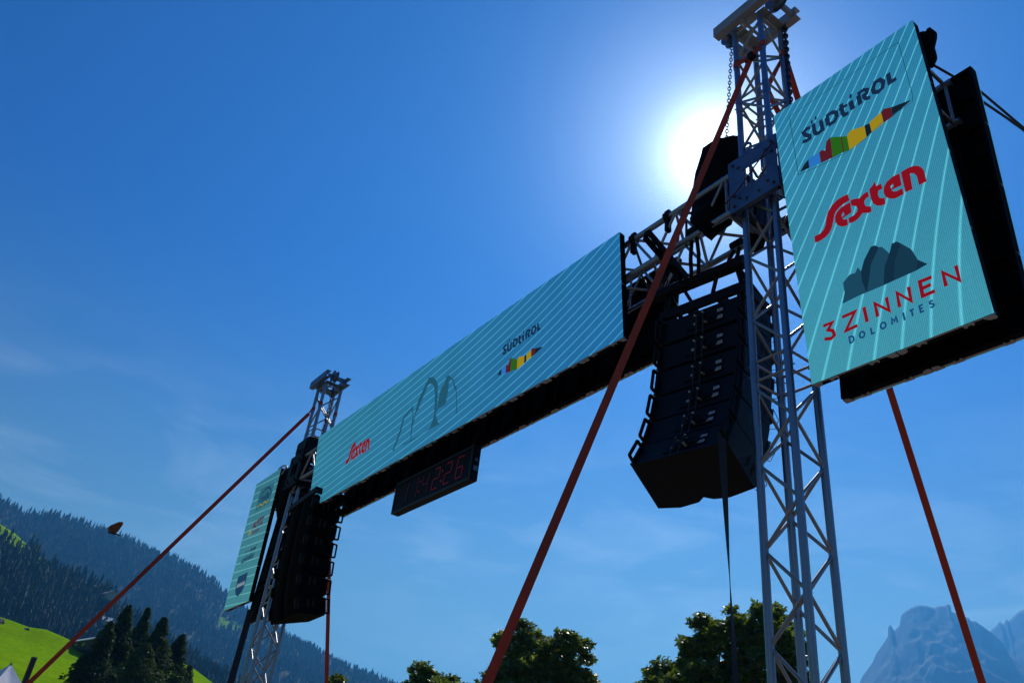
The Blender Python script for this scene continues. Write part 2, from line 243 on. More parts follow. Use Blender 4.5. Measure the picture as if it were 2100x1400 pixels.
# outlines measured in metres on each screen; crest lines as (azimuth, elevation) in degrees
D={"sexten":[[[0.167,0.982],[0.209,0.980],[0.237,0.994],[0.255,1.022],[0.266,1.065],[0.287,1.107],[0.320,1.137],[0.363,1.155],[0.398,1.157],[0.435,1.153],[0.438,1.101],[0.403,1.101],[0.368,1.093],[0.338,1.076],[0.323,1.052],[0.310,1.016],[0.294,0.977],[0.270,0.948],[0.237,0.932],[0.201,0.928],[0.166,0.932]],[[0.442,1.085],[0.406,1.087],[0.374,1.084],[0.346,1.068],[0.327,1.044],[0.322,1.009],[0.331,0.977],[0.354,0.950],[0.376,0.939],[0.401,0.935],[0.402,0.980],[0.384,0.985],[0.371,1.001],[0.436,1.008]],[[0.371,1.029],[0.385,1.044],[0.390,1.018],[0.371,1.012]],[[0.444,1.098],[0.474,1.092],[0.501,1.078],[0.536,1.093],[0.562,1.092],[0.562,1.053],[0.543,1.051],[0.529,1.039],[0.526,1.019],[0.533,0.996],[0.562,0.978],[0.560,0.940],[0.537,0.942],[0.504,0.963],[0.477,0.943],[0.447,0.934],[0.411,0.939],[0.410,0.981],[0.450,0.980],[0.472,0.994],[0.479,1.011],[0.474,1.033],[0.444,1.057]],[[0.616,1.134],[0.619,1.097],[0.650,1.095],[0.652,1.056],[0.625,1.058],[0.618,1.031],[0.622,1.006],[0.638,0.991],[0.653,0.987],[0.651,0.941],[0.625,0.944],[0.596,0.962],[0.577,0.993],[0.572,1.033],[0.573,1.102],[0.596,1.114]],[[0.769,1.095],[0.725,1.099],[0.687,1.087],[0.662,1.061],[0.653,1.024],[0.660,0.988],[0.681,0.960],[0.713,0.942],[0.765,0.941],[0.765,0.986],[0.730,0.985],[0.710,0.997],[0.702,1.013],[0.765,1.007]],[[0.701,1.041],[0.718,1.050],[0.719,1.029],[0.702,1.022]],[[0.778,1.098],[0.822,1.100],[0.855,1.093],[0.878,1.078],[0.895,1.056],[0.905,1.025],[0.905,0.945],[0.859,0.945],[0.860,1.009],[0.852,1.035],[0.838,1.050],[0.826,1.052],[0.820,0.942],[0.777,0.947]]],"sud":[[[0.263,1.841],[0.234,1.847],[0.209,1.835],[0.218,1.806],[0.250,1.774],[0.249,1.753],[0.227,1.750],[0.191,1.761]],[[0.290,1.854],[0.289,1.783],[0.297,1.759],[0.318,1.750],[0.345,1.756]],[[0.346,1.846],[0.349,1.742]],[[0.274,1.877],[0.288,1.875]],[[0.307,1.888],[0.321,1.887]],[[0.391,1.834],[0.394,1.761]],[[0.387,1.845],[0.433,1.847],[0.461,1.825],[0.461,1.788],[0.438,1.761],[0.393,1.762]],[[0.505,1.866],[0.503,1.785],[0.513,1.761],[0.543,1.757]],[[0.483,1.829],[0.545,1.827]],[[0.570,1.840],[0.575,1.762]],[[0.569,1.879],[0.586,1.875]],[[0.628,1.846],[0.629,1.763]],[[0.624,1.857],[0.666,1.862],[0.693,1.842],[0.683,1.819],[0.650,1.817]],[[0.658,1.814],[0.673,1.780],[0.700,1.768]],[[0.839,1.864],[0.838,1.784],[0.881,1.785]],[[0.727,1.821],[0.749,1.859],[0.781,1.858],[0.800,1.823],[0.787,1.783],[0.756,1.771],[0.730,1.789],[0.727,1.821]]],"pan":[["black",[[0.138,1.531],[0.178,1.573],[0.213,1.592],[0.209,1.521]]],["blue",[[0.213,1.592],[0.259,1.597],[0.297,1.593],[0.296,1.503],[0.209,1.521]]],["maroon",[[0.297,1.593],[0.317,1.598],[0.339,1.578],[0.359,1.642],[0.391,1.658],[0.382,1.489],[0.296,1.503]]],["green",[[0.391,1.658],[0.463,1.610],[0.502,1.584],[0.500,1.469],[0.454,1.481],[0.382,1.489]]],["maroon",[[0.459,1.611],[0.467,1.606],[0.464,1.480],[0.456,1.481]]],["yellow",[[0.502,1.584],[0.511,1.599],[0.536,1.613],[0.592,1.589],[0.626,1.582],[0.624,1.488],[0.560,1.475],[0.500,1.469]]],["black",[[0.626,1.582],[0.660,1.577],[0.662,1.498],[0.624,1.488]]],["yellow",[[0.660,1.577],[0.666,1.586],[0.709,1.596],[0.745,1.604],[0.746,1.515],[0.662,1.498]]],["maroon",[[0.745,1.604],[0.764,1.617],[0.811,1.594],[0.805,1.522],[0.746,1.515]]],["black",[[0.811,1.594],[0.930,1.561],[0.926,1.555],[0.805,1.522]]]],"frame":[[0.124,2.047],[0.946,2.051],[0.949,1.583],[0.937,1.539],[0.749,1.530],[0.606,1.480],[0.466,1.466],[0.289,1.486],[0.123,1.517],[0.124,2.047]],"mtn":[["a",[[0.276,0.426],[0.303,0.492],[0.304,0.561],[0.353,0.594],[0.390,0.587],[0.411,0.616],[0.426,0.579],[0.42,0.514],[0.436,0.427],[0.394,0.430]]],["b",[[0.426,0.579],[0.458,0.643],[0.512,0.707],[0.538,0.704],[0.559,0.679],[0.491,0.591],[0.465,0.502],[0.436,0.427],[0.42,0.514]]],["a",[[0.559,0.679],[0.578,0.670],[0.612,0.605],[0.569,0.538],[0.542,0.423],[0.436,0.427],[0.465,0.502],[0.491,0.591]]],["b",[[0.612,0.605],[0.637,0.660],[0.667,0.658],[0.687,0.634],[0.636,0.547],[0.602,0.423],[0.542,0.423],[0.569,0.538]]],["c",[[0.687,0.634],[0.737,0.564],[0.759,0.481],[0.737,0.421],[0.602,0.423],[0.636,0.547]]],["b",[[0.759,0.481],[0.804,0.429],[0.737,0.421]]]],"zin":[[[0.132,0.338],[0.193,0.336],[0.158,0.301],[0.189,0.281],[0.194,0.249],[0.171,0.236],[0.127,0.251]],[[0.261,0.340],[0.344,0.340],[0.270,0.245],[0.345,0.247]],[[0.403,0.343],[0.406,0.242]],[[0.473,0.247],[0.471,0.335],[0.544,0.253],[0.543,0.341]],[[0.606,0.247],[0.607,0.340],[0.675,0.253],[0.676,0.345]],[[0.809,0.341],[0.742,0.345],[0.740,0.252],[0.809,0.252]],[[0.741,0.298],[0.796,0.300]],[[0.870,0.251],[0.871,0.338],[0.942,0.252],[0.943,0.345]]],"dolc":[[0.295,0.177],[0.362,0.178],[0.432,0.178],[0.493,0.179],[0.559,0.181],[0.620,0.181],[0.668,0.181],[0.723,0.184],[0.778,0.185]],"dolh":[[0.285,0.202],[0.285,0.160]],"peaks":[[[2.235,0.160],[2.267,0.145],[2.389,0.317],[2.440,0.479],[2.570,0.531],[2.611,0.523],[2.635,0.439],[2.625,0.367],[2.633,0.16],[2.651,0.151],[2.652,0.296],[2.675,0.369],[2.708,0.465],[2.748,0.489],[2.802,0.571],[2.867,0.65],[2.920,0.732],[3.000,0.711],[3.056,0.656],[3.092,0.531],[3.102,0.404],[3.105,0.300],[3.091,0.250],[3.040,0.171],[2.871,0.159],[2.649,0.158],[2.470,0.164],[2.480,0.151],[2.652,0.143],[2.978,0.161],[3.234,0.155],[3.206,0.179],[3.156,0.264],[3.139,0.312],[3.178,0.347],[3.326,0.350],[3.359,0.483],[3.360,0.580],[3.382,0.621],[3.442,0.580],[3.479,0.469],[3.514,0.448],[3.546,0.250],[3.544,0.167],[3.561,0.159],[3.562,0.244],[3.522,0.477],[3.487,0.509],[3.452,0.595],[3.347,0.680],[3.302,0.676],[3.270,0.608],[3.203,0.564],[3.176,0.464],[3.154,0.349],[3.148,0.511],[3.131,0.653],[3.079,0.729],[3.005,0.792],[2.918,0.812],[2.871,0.763],[2.776,0.657],[2.725,0.598],[2.683,0.473],[2.669,0.377],[2.640,0.488],[2.619,0.581],[2.422,0.510],[2.395,0.468],[2.358,0.352]]],"bsud":[[4.312,0.534],[4.333,0.618],[4.909,0.607],[4.935,0.540]],"bpan":[[4.257,0.328],[4.96,0.344],[4.489,0.434],[4.588,0.261]],"bsex":[[0.96,0.374],[1.006,0.583],[0.971,0.368],[1.626,0.514],[1.599,0.355],[1.196,0.586]],"L":{"milabox":[[0.297,1.505],[0.853,1.407],[0.833,1.793],[0.268,1.832]],"mila":[[0.410,1.613],[0.775,1.602]],"alp":[[0.325,1.187],[0.803,1.142],[0.764,1.272],[0.330,1.283]],"alp2":[[0.386,1.064],[0.698,1.055],[0.681,1.126],[0.387,1.130]],"splo":[[0.292,1.168]],"hotel":[[0.531,0.784],[0.777,0.761],[0.726,0.838]],"schoen":[[0.223,0.733],[0.767,0.664],[0.767,0.730]],"stars":[[0.287,0.840],[0.452,0.833]],"shield":[[0.316,0.252],[0.337,0.192],[0.459,0.149],[0.604,0.167],[0.671,0.26],[0.665,0.445],[0.284,0.454]],"shieldtext":[[0.327,0.299],[0.702,0.310]]},"hor":{"forest":[[-88.01,14.746],[-87.187,14.399],[-86.547,14.169],[-85.521,14.36],[-84.602,14.516],[-83.443,14.462],[-82.254,14.373],[-80.727,14.204],[-79.088,13.771],[-77.515,13.574],[-75.885,13.25],[-74.479,12.685],[-73.544,12.143],[-71.927,11.36],[-70.195,10.705],[-68.165,10.083],[-65.489,9.363],[-63.506,8.908],[-62.184,8.589]],"spur":[[-87.422,13.352],[-86.506,13.082],[-85.828,12.743],[-84.599,12.049],[-83.415,11.474],[-82.067,11.209],[-80.569,10.961],[-78.951,10.006],[-76.61,9.029],[-74.258,8.026],[-71.977,7.27]],"meadow":[[-85.449,8.559],[-84.777,8.487],[-83.808,8.338],[-82.904,8.386],[-81.891,8.179],[-81.294,8.022],[-80.247,7.756],[-78.489,7.857],[-75.874,8.091],[-75.121,7.995],[-74.16,7.707],[-72.806,7.087]],"peak":[[-32.869,11.131],[-32.677,11.523],[-31.993,12.32],[-31.735,12.814],[-31.278,13.313],[-30.944,13.76],[-30.853,14.304],[-30.714,14.453],[-30.533,14.109],[-30.197,14.407],[-30.016,15.002],[-29.734,15.25],[-29.409,15.447],[-29.149,15.544],[-28.897,15.592],[-28.514,15.538],[-28.102,15.386],[-27.942,15.482],[-27.46,15.495],[-27.329,15.591],[-27.188,15.52],[-27.187,15.13],[-26.771,15.075],[-26.617,14.88],[-26.346,14.828],[-26.241,14.634],[-26.01,14.631],[-25.612,14.292],[-25.338,14.052],[-24.852,13.531],[-24.57,12.696],[-23.964,12.239]],"ridge":[[-25.338,14.052],[-25.23,14.145],[-25.023,14.283],[-24.69,14.608],[-24.636,14.418],[-24.484,14.509],[-24.348,14.742],[-24.317,14.581],[-23.973,14.827],[-23.65,15.101],[-23.361,15.205]],"patch":[[-73.453,10.8],[-73.314,10.328],[-72.403,10.865],[-72.225,10.456]]}}
# ---------------------------------------------------------------- ground and hills
def nmat(name,fn,rough=0.9):
    m=bpy.data.materials.new(name); m.use_nodes=True; t=m.node_tree; b=t.nodes['Principled BSDF']; b.inputs['Roughness'].default_value=rough; b.inputs['Specular IOR Level'].default_value=0.15
    fn(t,b); return m
def ramp(t,fac,stops):
    r=t.nodes.new('ShaderNodeValToRGB'); t.links.new(fac,r.inputs[0]); e=r.color_ramp.elements
    while len(e)<len(stops): e.new(0.5)
    for k,(p,c) in enumerate(stops): e[k].position=p; e[k].color=(*c,1)
    return r.outputs[0]
def noise(t,scale,detail=6,rough=0.6,vec='Object',sc=None,dist=0):
    c=t.nodes.new('ShaderNodeTexCoord'); n=t.nodes.new('ShaderNodeTexNoise'); n.inputs['Scale'].default_value=scale; n.inputs['Detail'].default_value=detail; n.inputs['Roughness'].default_value=rough; n.inputs['Distortion'].default_value=dist
    o=c.outputs[vec]
    if sc: mp=t.nodes.new('ShaderNodeMapping'); mp.inputs['Scale'].default_value=sc; t.links.new(o,mp.inputs[0]); o=mp.outputs[0]
    t.links.new(o,n.inputs['Vector']); return n.outputs[0]
def mul(t,a,b,f=1.0):
    x=t.nodes.new('ShaderNodeMix'); x.data_type='RGBA'; x.blend_type='MULTIPLY'; x.inputs[0].default_value=f; t.links.new(a,x.inputs[6]); t.links.new(b,x.inputs[7]); return x.outputs[2]
def bump(t,b,h,s,d):
    q=t.nodes.new('ShaderNodeBump'); q.inputs['Strength'].default_value=s; q.inputs['Distance'].default_value=d; t.links.new(h,q.inputs['Height']); t.links.new(q.outputs[0],b.inputs['Normal'])
def f_ground(t,b):
    a=ramp(t,noise(t,0.9,8,0.7),[(0.3,(0.13,0.105,0.09)),(0.7,(0.20,0.165,0.14))]); g=ramp(t,noise(t,120,3),[(0.3,(0.7,0.7,0.7)),(0.7,(1,1,1))])
    t.links.new(mul(t,a,g),b.inputs['Base Color']); bump(t,b,noise(t,90,4),0.4,0.01)
def f_grass(t,b):
    a=ramp(t,noise(t,0.04,7,0.62,dist=0.5),[(0.30,(0.140,0.300,0.003)),(0.5,(0.205,0.375,0.003)),(0.70,(0.30,0.40,0.006))])
    g=ramp(t,noise(t,1.2,8,0.75),[(0.28,(0.60,0.64,0.55)),(0.68,(1.08,1.05,1.05))])
    h=ramp(t,noise(t,0.03,3,0.5,sc=(1,1,9),dist=1.2),[(0.35,(0.85,0.85,0.9)),(0.6,(1.0,1.0,1.0))])
    t.links.new(mul(t,mul(t,a,g),h),b.inputs['Base Color']); bump(t,b,noise(t,0.9,5),0.5,0.3); b.inputs['Specular IOR Level'].default_value=0.0
def f_soil(t,b):
    a=ramp(t,noise(t,0.01,8,0.7),[(0.3,(0.022,0.034,0.018)),(0.7,(0.05,0.065,0.028))]); t.links.new(a,b.inputs['Base Color'])
def f_rock(t,b):
    a=ramp(t,noise(t,0.004,10,0.7,sc=(1,1,2.2)),[(0.3,(0.05,0.065,0.08)),(0.6,(0.06,0.075,0.09)),(0.8,(0.08,0.09,0.105))]); t.links.new(a,b.inputs['Base Color'])
    bump(t,b,noise(t,0.01,10,0.72),0.5,14)
GROUND=nmat('pale_gravel_ground',f_ground); GRASS=nmat('mown_meadow_grass',f_grass); SOIL=nmat('forest_floor',f_soil); ROCK=nmat('dolomite_rock',f_rock)

N=96; R1=7000
gv=[(0,0,0)]; gf=[]
rs=[4,12,30,80,200,600,2000,R1]
for r in rs: gv+=[(r*cos(2*PI*k/N),r*sin(2*PI*k/N),0) for k in range(N)]
me=bpy.data.meshes.new('ground'); fs=[(0,1+k,1+(k+1)%N) for k in range(N)]
for i in range(len(rs)-1): fs+=[(1+i*N+k,1+(i+1)*N+k,1+(i+1)*N+(k+1)%N,1+i*N+(k+1)%N) for k in range(N)]
me.from_pydata(gv,[],fs); me.materials.append(GROUND); me.materials.append(GRASS)
for i,p in enumerate(me.polygons): p.material_index=1 if max(math.hypot(*me.vertices[j].co[:2]) for j in p.vertices)>85 else 0
kind(link('ground',me),'structure')

def vnoise(x,y,seed=0):              # value noise, numpy
    def h(i,j): 
        n=np.sin(i*127.1+j*311.7+seed*74.7)*43758.5453; return n-np.floor(n)
    xi=np.floor(x); yi=np.floor(y); fx=x-xi; fy=y-yi; fx=fx*fx*(3-2*fx); fy=fy*fy*(3-2*fy)
    return (h(xi,yi)*(1-fx)+h(xi+1,yi)*fx)*(1-fy)+(h(xi,yi+1)*(1-fx)+h(xi+1,yi+1)*fx)*fy
def fbm(x,y,o=5,seed=0,ridge=False):
    s=0; a=1; t=0
    for k in range(o):
        n=vnoise(x,y,seed+k)*2-1
        if ridge: n=1-2*np.abs(n)
        s=s+a*n; t+=a; a*=.5; x=x*2.03+5.1; y=y*2.03+1.7
    return s/t
H=D['hor']
class Hill:
    """a hillside round the valley: crest heights per azimuth, foot r0, crest r1, falling away to r2"""
    def __init__(s,crest,r0,r1,r2,p=0.85,amp=0.0,sc=0.01,seed=0,e0=0.0,ridge=False,jit=None):
        a=np.array(crest); s.az=a[:,0]; s.el=a[:,1]; s.r0,s.r1,s.r2,s.p,s.amp,s.sc,s.seed,s.e0,s.ridge=r0,r1,r2,p,amp,sc,seed,e0,ridge; s.jit=jit
    def z(s,az,r):
        el=np.interp(az,s.az,s.el); t=np.clip((r-s.r0)/(s.r1-s.r0),0,1)
        sm=sum(np.interp(az+d,s.az,s.el) for d in np.linspace(-2.2,2.2,12))/12; k=np.clip((t-.72)/.28,0,1)**1.6; el=sm+(el-sm)*k; e=s.e0+(el-s.e0)*t**s.p
        z=1.6*t+np.minimum(r,s.r1)*np.tan(np.radians(e))
        d=np.clip((r-s.r1)/(s.r2-s.r1),0,1); z=z*(1-d)**1.0
        x=np.sin(np.radians(az))*r; y=np.cos(np.radians(az))*r
        w=np.sin(np.pi*np.minimum(t,.985))*(1-d)*s.amp*s.r1
        return z+w*fbm(x*s.sc,y*s.sc,5,s.seed,s.ridge)-0.6*(t<=0)
    def mesh(s,name,mats,na,nrr,fall=12,fn=None):
        az=np.unique(np.concatenate([np.linspace(s.az[0],s.az[-1],na),s.az])); rr=np.concatenate([np.linspace(s.r0,s.r1,nrr),np.linspace(s.r1,s.r2,fall)[1:]])
        A,Rr=np.meshgrid(az,rr,indexing='ij'); Z=s.z(A,Rr)
        J=0 if s.jit is None else s.jit(A,Rr)
        X=np.sin(np.radians(A))*(Rr+J); Y=np.cos(np.radians(A))*(Rr+J)
        v=np.stack([X,Y,Z],-1).reshape(-1,3); m,n=A.shape
        i=np.arange(m-1)[:,None]*n+np.arange(n-1)[None]; i=i.ravel(); f=np.stack([i,i+n,i+n+1,i+1],1)[:,::-1]
        mi=None if fn is None else fn((A[:-1,:-1]+A[1:,1:])/2,(Rr[:-1,:-1]+Rr[1:,1:])/2).ravel()
        return npmesh(name,v,f,mats,mi,True)
def ext(L,pre,post): return [*pre,*L,*post]
forest=Hill(ext(H['forest'],[(-150,9),(-120,12),(-100,14.2),(-92,15.3)],[(-60,8.0),(-57,7.0),(-53,5.0),(-48,2.0),(-44,0.0)]),620,1600,2300,0.9,0.03,0.004,3)
spur=Hill(ext(H['spur'],[(-150,7),(-115,11),(-98,13.9),(-92,14.0)],[(-69,6.2),(-66,4.8),(-62,2),(-58,0)]),330,640,900,0.8,0.02,0.012,9)
meadow=Hill(ext(H['meadow'],[(-150,4),(-120,6.5),(-100,8.2),(-92,9.2)],[(-71,6.2),(-68,4.5),(-64,2),(-60,0)]),36,150,230,0.75,0.003,0.04,5)
def clearing(A,Rr):
    e=np.degrees(np.arctan2(forest.z(A,Rr)-1.6,Rr)); return ((A>-73.6)&(A<-72.0)&(e>10.25)&(e<10.95-0.25*(A+73.6))).astype(int)
def crestmeadow(A,Rr):
    e=np.degrees(np.arctan2(spur.z(A,Rr)-1.6,Rr)); c=np.interp(A,spur.az,spur.el)
    return ((Rr<spur.r1+30)&(((A<-85.6)&(e>c-0.75-0.12*(-85.6-A)))|((A>-84.9)&(A<-84.0)&(e>c-0.5)))).astype(int)
kind(link('forest_hill',forest.mesh('forest_hill',[SOIL,GRASS],260,120,fn=clearing)),'structure')
kind(link('wooded_spur',spur.mesh('wooded_spur',[SOIL,GRASS],260,70,fn=crestmeadow)),'structure')
kind(link('meadow_hill',meadow.mesh('meadow_hill',[GRASS],220,60)),'structure')
def craggy(A,Rr): return 0
peak=Hill(ext(H['peak'],[(-44,0.5),(-40,5),(-37,8.3),(-35,9.2),(-34,9.9)],[(-23,11.4),(-21,10.1),(-18,8),(-14,6),(-10,0)]),1900,3500,4300,1.0,0.020,0.0075,21,ridge=True)
far=Hill(ext(H['ridge'],[(-31,7),(-28,11),(-26,13.3)],[(-22.5,15.9),(-20,16.8),(-17,15.5),(-12,16.6),(-5,14.2),(5,12),(20,9),(40,4)]),2600,4300,5200,1.0,0.02,0.006,33,ridge=True)
kind(link('rocky_mountain',peak.mesh('rocky_mountain',[ROCK],420,150)),'structure')
kind(link('far_mountain_ridge',far.mesh('far_mountain_ridge',[ROCK],420,90)),'structure')

# ---------------------------------------------------------------- far woods (nobody could count them)
def leafmat(name,c0,c1,tr=0.25,rough=0.55,obj=False):
    m=bpy.data.materials.new(name); m.use_nodes=True; t=m.node_tree; b=t.nodes['Principled BSDF']; o=t.nodes['Material Output']
    b.inputs['Roughness'].default_value=rough; b.inputs['Specular IOR Level'].default_value=0.3
    at=t.nodes.new('ShaderNodeAttribute'); at.attribute_name='shade'
    c=ramp(t,at.outputs['Fac'],[(0.0,c0),(1.0,c1)]); t.links.new(c,b.inputs['Base Color'])
    if tr>0:
        s=t.nodes.new('ShaderNodeBsdfTranslucent'); t.links.new(c,s.inputs[0]); x=t.nodes.new('ShaderNodeMixShader'); x.inputs[0].default_value=tr
        t.links.new(b.outputs[0],x.inputs[1]); t.links.new(s.outputs[0],x.inputs[2]); t.links.new(x.outputs[0],o.inputs[0])
    return m
FARWOOD=leafmat('spruce_forest_foliage',(0.010,0.026,0.014),(0.034,0.060,0.022),0.0,0.9)
NEARWOOD=leafmat('spruce_foliage',(0.010,0.028,0.008),(0.095,0.135,0.020),0.30,0.7)
def wood(name,hill,n,az0,az1,r0,r1,h0,h1,skip,mats,seed,tiers=3,seg=6,leafy=0.06):
    q=np.random.RandomState(seed); az=q.uniform(az0,az1,n); r=np.sqrt(q.uniform(r0*r0,r1*r1,n))
    keep=np.ones(n,bool)
    if skip is not None: keep&=(skip(az,r)==0)
    az=az[keep]; r=r[keep]; n=len(az); z=hill.z(az,r); x=np.sin(np.radians(az))*r; y=np.cos(np.radians(az))*r
    h=q.uniform(h0,h1,n)*(0.8+0.35*vnoise(x*.02,y*.02,4)); w=h*q.uniform(0.15,0.23,n)
    lf=q.rand(n)<leafy; w[lf]*=1.7; h[lf]*=0.7
    sh=np.clip(q.uniform(0,0.75,n)+0.45*(vnoise(x*.012,y*.012,8)-0.5)+lf*0.35,0,1)
    V=[];F=[];S=[];o=0
    lean=q.uniform(-.02,.02,(n,2))
    for k in range(tiers):
        b=h*(0.06+0.30*k); tp=h*np.minimum(1.0,(0.50+0.26*k)) if k<tiers-1 else h
        rr=w*(1-0.28*k)
        th=q.uniform(0,6.28,n); ring=[]
        for s_ in range(seg*2):
            a=th+PI*s_/seg; f=(1.0 if s_%2==0 else 0.55)*q.uniform(.75,1.2,n); dz=(0 if s_%2==0 else 0.07)*h+q.uniform(-.03,.03,n)*h
            ring.append(np.stack([x+np.cos(a)*rr*f,y+np.sin(a)*rr*f,z+b+dz],1))
        ap=np.stack([x+lean[:,0]*h,y+lean[:,1]*h,z+tp],1)
        vv=np.concatenate([np.stack(ring,1),ap[:,None]],1).reshape(-1,3); m=seg*2+1
        base=o+np.arange(n)[:,None]*m
        for s_ in range(seg*2): F.append(np.stack([base[:,0]+s_,base[:,0]+(s_+1)%(seg*2),base[:,0]+seg*2],1))
        V.append(vv); S.append(np.repeat(sh,m)*(np.tile(np.r_[np.ones(seg*2)*1.0,0.8],n))); o+=len(vv)
    me=npmesh(name,np.concatenate(V),np.concatenate(F),mats,attr=np.concatenate(S))
    o=link(name,me); kind(o,'stuff'); return o
tag(wood('spruce_forest',forest,24000,-94,-54,720,1640,9,16,clearing,[FARWOOD],5,tiers=2,seg=4,leafy=0.10),'dense dark spruce forest hazed blue over the long hillside','forest')
tag(wood('spur_wood',spur,9000,-96,-66,345,650,7,13,crestmeadow,[FARWOOD],6,tiers=3,seg=4,leafy=0.14),'darker spruce wood on the lower hill shoulder above the bright green meadow','wood')

# ---------------------------------------------------------------- single trees
BARK=mat('rough_brown_bark',(0.07,0.055,0.042),0.9,noise=(3,0.35),bump=(9,0.8,0.03))
BLEAF=leafmat('broad_green_leaves',(0.020,0.048,0.008),(0.21,0.27,0.026),0.55,0.33)
def leaves(pts,size,q,kindn=0,up=0.5):
    """numpy leaf sprays: every point gets a five-fingered leaf of three folded blades"""
    n=len(pts); nv=q.normal(size=(n,3)); nv[:,2]=np.abs(nv[:,2])+up; nv/=np.linalg.norm(nv,axis=1)[:,None]
    a=np.cross(nv,q.normal(size=(n,3))); a/=np.linalg.norm(a,axis=1)[:,None]; b=np.cross(nv,a)
    s=size*q.uniform(.6,1.25,n)[:,None]; V=[];F=[]
    for k,ang in enumerate((-0.95,0.0,0.95)):
        d=a*cos(ang)+b*sin(ang); e=-a*sin(ang)+b*cos(ang); L=s*(1.0 if k==1 else .82)
        p0=pts; p1=pts+d*L*.55+e*L*.26-nv*L*.08; p2=pts+d*L-nv*L*.22; p3=pts+d*L*.55-e*L*.26-nv*L*.08
        V.append(np.stack([p0,p1,p2,p3],1))
    V=np.stack(V,1).reshape(-1,3); f=np.arange(len(V)).reshape(-1,4); return V,f
def broadleaf(name,label,x,y,h,w,seed,nl,lobes,leaf=0.16,group=None,ztop=None):
    q=np.random.RandomState(seed); t=thing(name,label,'tree',(x,y,0),0,group)
    th=h*0.32; mb=MB(); mb.path([(0,0,0),(0.05,0.03,th*.5),(0.0,0.08,th)],0.2,10); 
    mb=MB(); pts=[Vector((0,0,0)),Vector((.05,.03,th*.5)),Vector((-.03,.06,th))]
    mb.tube(pts[0],pts[1],0.26,12,0.2,cap=False); mb.tube(pts[1],pts[2],0.2,12,0.16,cap=False); mb.obj('trunk',BARK,t)
    C=[]
    for (lx,ly,lz,lr,lh) in lobes: C.append((lx*w/2,ly*w/2,lz*h,lr*w/2,lh*h))
    lb=MB()
    for c in C: 
        a=pts[2]; m=Vector((c[0]*.45,c[1]*.45,(th+c[2])/2)); e=Vector(c[:3]); lb.tube(a,m,0.10,8,0.07,cap=False); lb.tube(m,e,0.07,8,0.02,cap=False)
        for k in range(5):
            d=Vector(q.normal(size=3)); d.normalize(); lb.tube(m.lerp(e,.3+.14*k),Vector(c[:3])+Vector((d.x*c[3]*.8,d.y*c[3]*.8,d.z*c[4]*.8)),0.03,5,0.008,cap=False)
    lb.obj('limbs',BARK,t)
    P=[];S=[]
    tot=sum(c[3]**2*c[4] for c in C)
    for c in C:
        n=int(nl*c[3]**2*c[4]/tot); ncl=max(26,int(64*(c[3]**2*c[4])**(1/3.)))
        cd=q.normal(size=(ncl,3)); cd/=np.linalg.norm(cd,axis=1)[:,None]; cr=q.uniform(.55,1.0,ncl)**.6
        cc=cd*cr[:,None]*np.array([c[3],c[3],c[4]])+np.array(c[:3])
        k=q.randint(0,ncl,n); sp=0.24*c[3]; off=q.normal(size=(n,3)); off/=np.linalg.norm(off,axis=1)[:,None]; off*=(q.rand(n)**.45)[:,None]*sp*np.array([1.15,1.15,.75])
        p=cc[k]+off; P.append(p); S.append(np.clip(0.15+0.5*q.rand(n)+0.35*(cc[k,2]-c[2])/c[4]*0+0.25*q.rand(ncl)[k],0,1))
    P=np.concatenate(P); S=np.concatenate(S)
    V,F=leaves(P,leaf,q); me=npmesh('crown',V,F,[BLEAF],attr=np.repeat(S,12))
    link('crown',me,t)
    return t
L3=[(-.45,-.1,.62,.42,.17),(0.05,0.25,.74,.46,.20),(.45,-.2,.68,.40,.18),(0,-.4,.60,.45,.17),(-.15,.1,.52,.6,.17),(.6,.3,.55,.35,.15),(-.72,.1,.53,.28,.12)]
def azp(az,r): return sin(rad(az))*r,cos(rad(az))*r
broadleaf('chestnut_tree','broad full-crowned green tree behind the foot of the near lattice tower',*azp(-41.2,27),8.95,6.3,31,42000,[(-.62,-.1,.66,.30,.13),(-.30,0.25,.80,.32,.15),(.10,-.1,.83,.34,.16),(.48,0.1,.84,.34,.155),(.75,-.15,.74,.28,.16),(0,-.3,.62,.55,.18),(-.5,.1,.55,.42,.15),(.5,.25,.60,.45,.18),(-.86,.05,.56,.17,.09)],0.17,'broadleaved trees behind the arch')
broadleaf('chestnut_tree','twin-domed green tree right behind the thick orange strap',*azp(-52.9,30),8.95,5.2,37,50000,[(-.36,0,.81,.40,.19),(.44,.1,.79,.40,.17),(-.70,.1,.66,.28,.12),(.80,0,.62,.30,.14),(0,.1,.62,.8,.22),(0,-.2,.70,.5,.16),(-.62,-.1,.58,.36,.15),(.70,.1,.56,.36,.16)],0.17,'broadleaved trees behind the arch')
broadleaf('chestnut_tree','small round green treetop between the red and the thick orange strap',*azp(-59.4,33),7.65,4.3,41,24000,[(-.38,0,.83,.42,.16),(.35,.1,.76,.45,.16),(0,.1,.58,.75,.2),(.75,0,.66,.25,.12)],0.17,'broadleaved trees behind the arch')
broadleaf('chestnut_tree','lowest treetop, just showing beside the red strap of the far tower',*azp(-65.2,36),7.15,2.9,43,9000,[(-.1,0,.85,.5,.14),(.4,.1,.74,.4,.15),(0,.1,.6,.75,.2)],0.17,'broadleaved trees behind the arch')
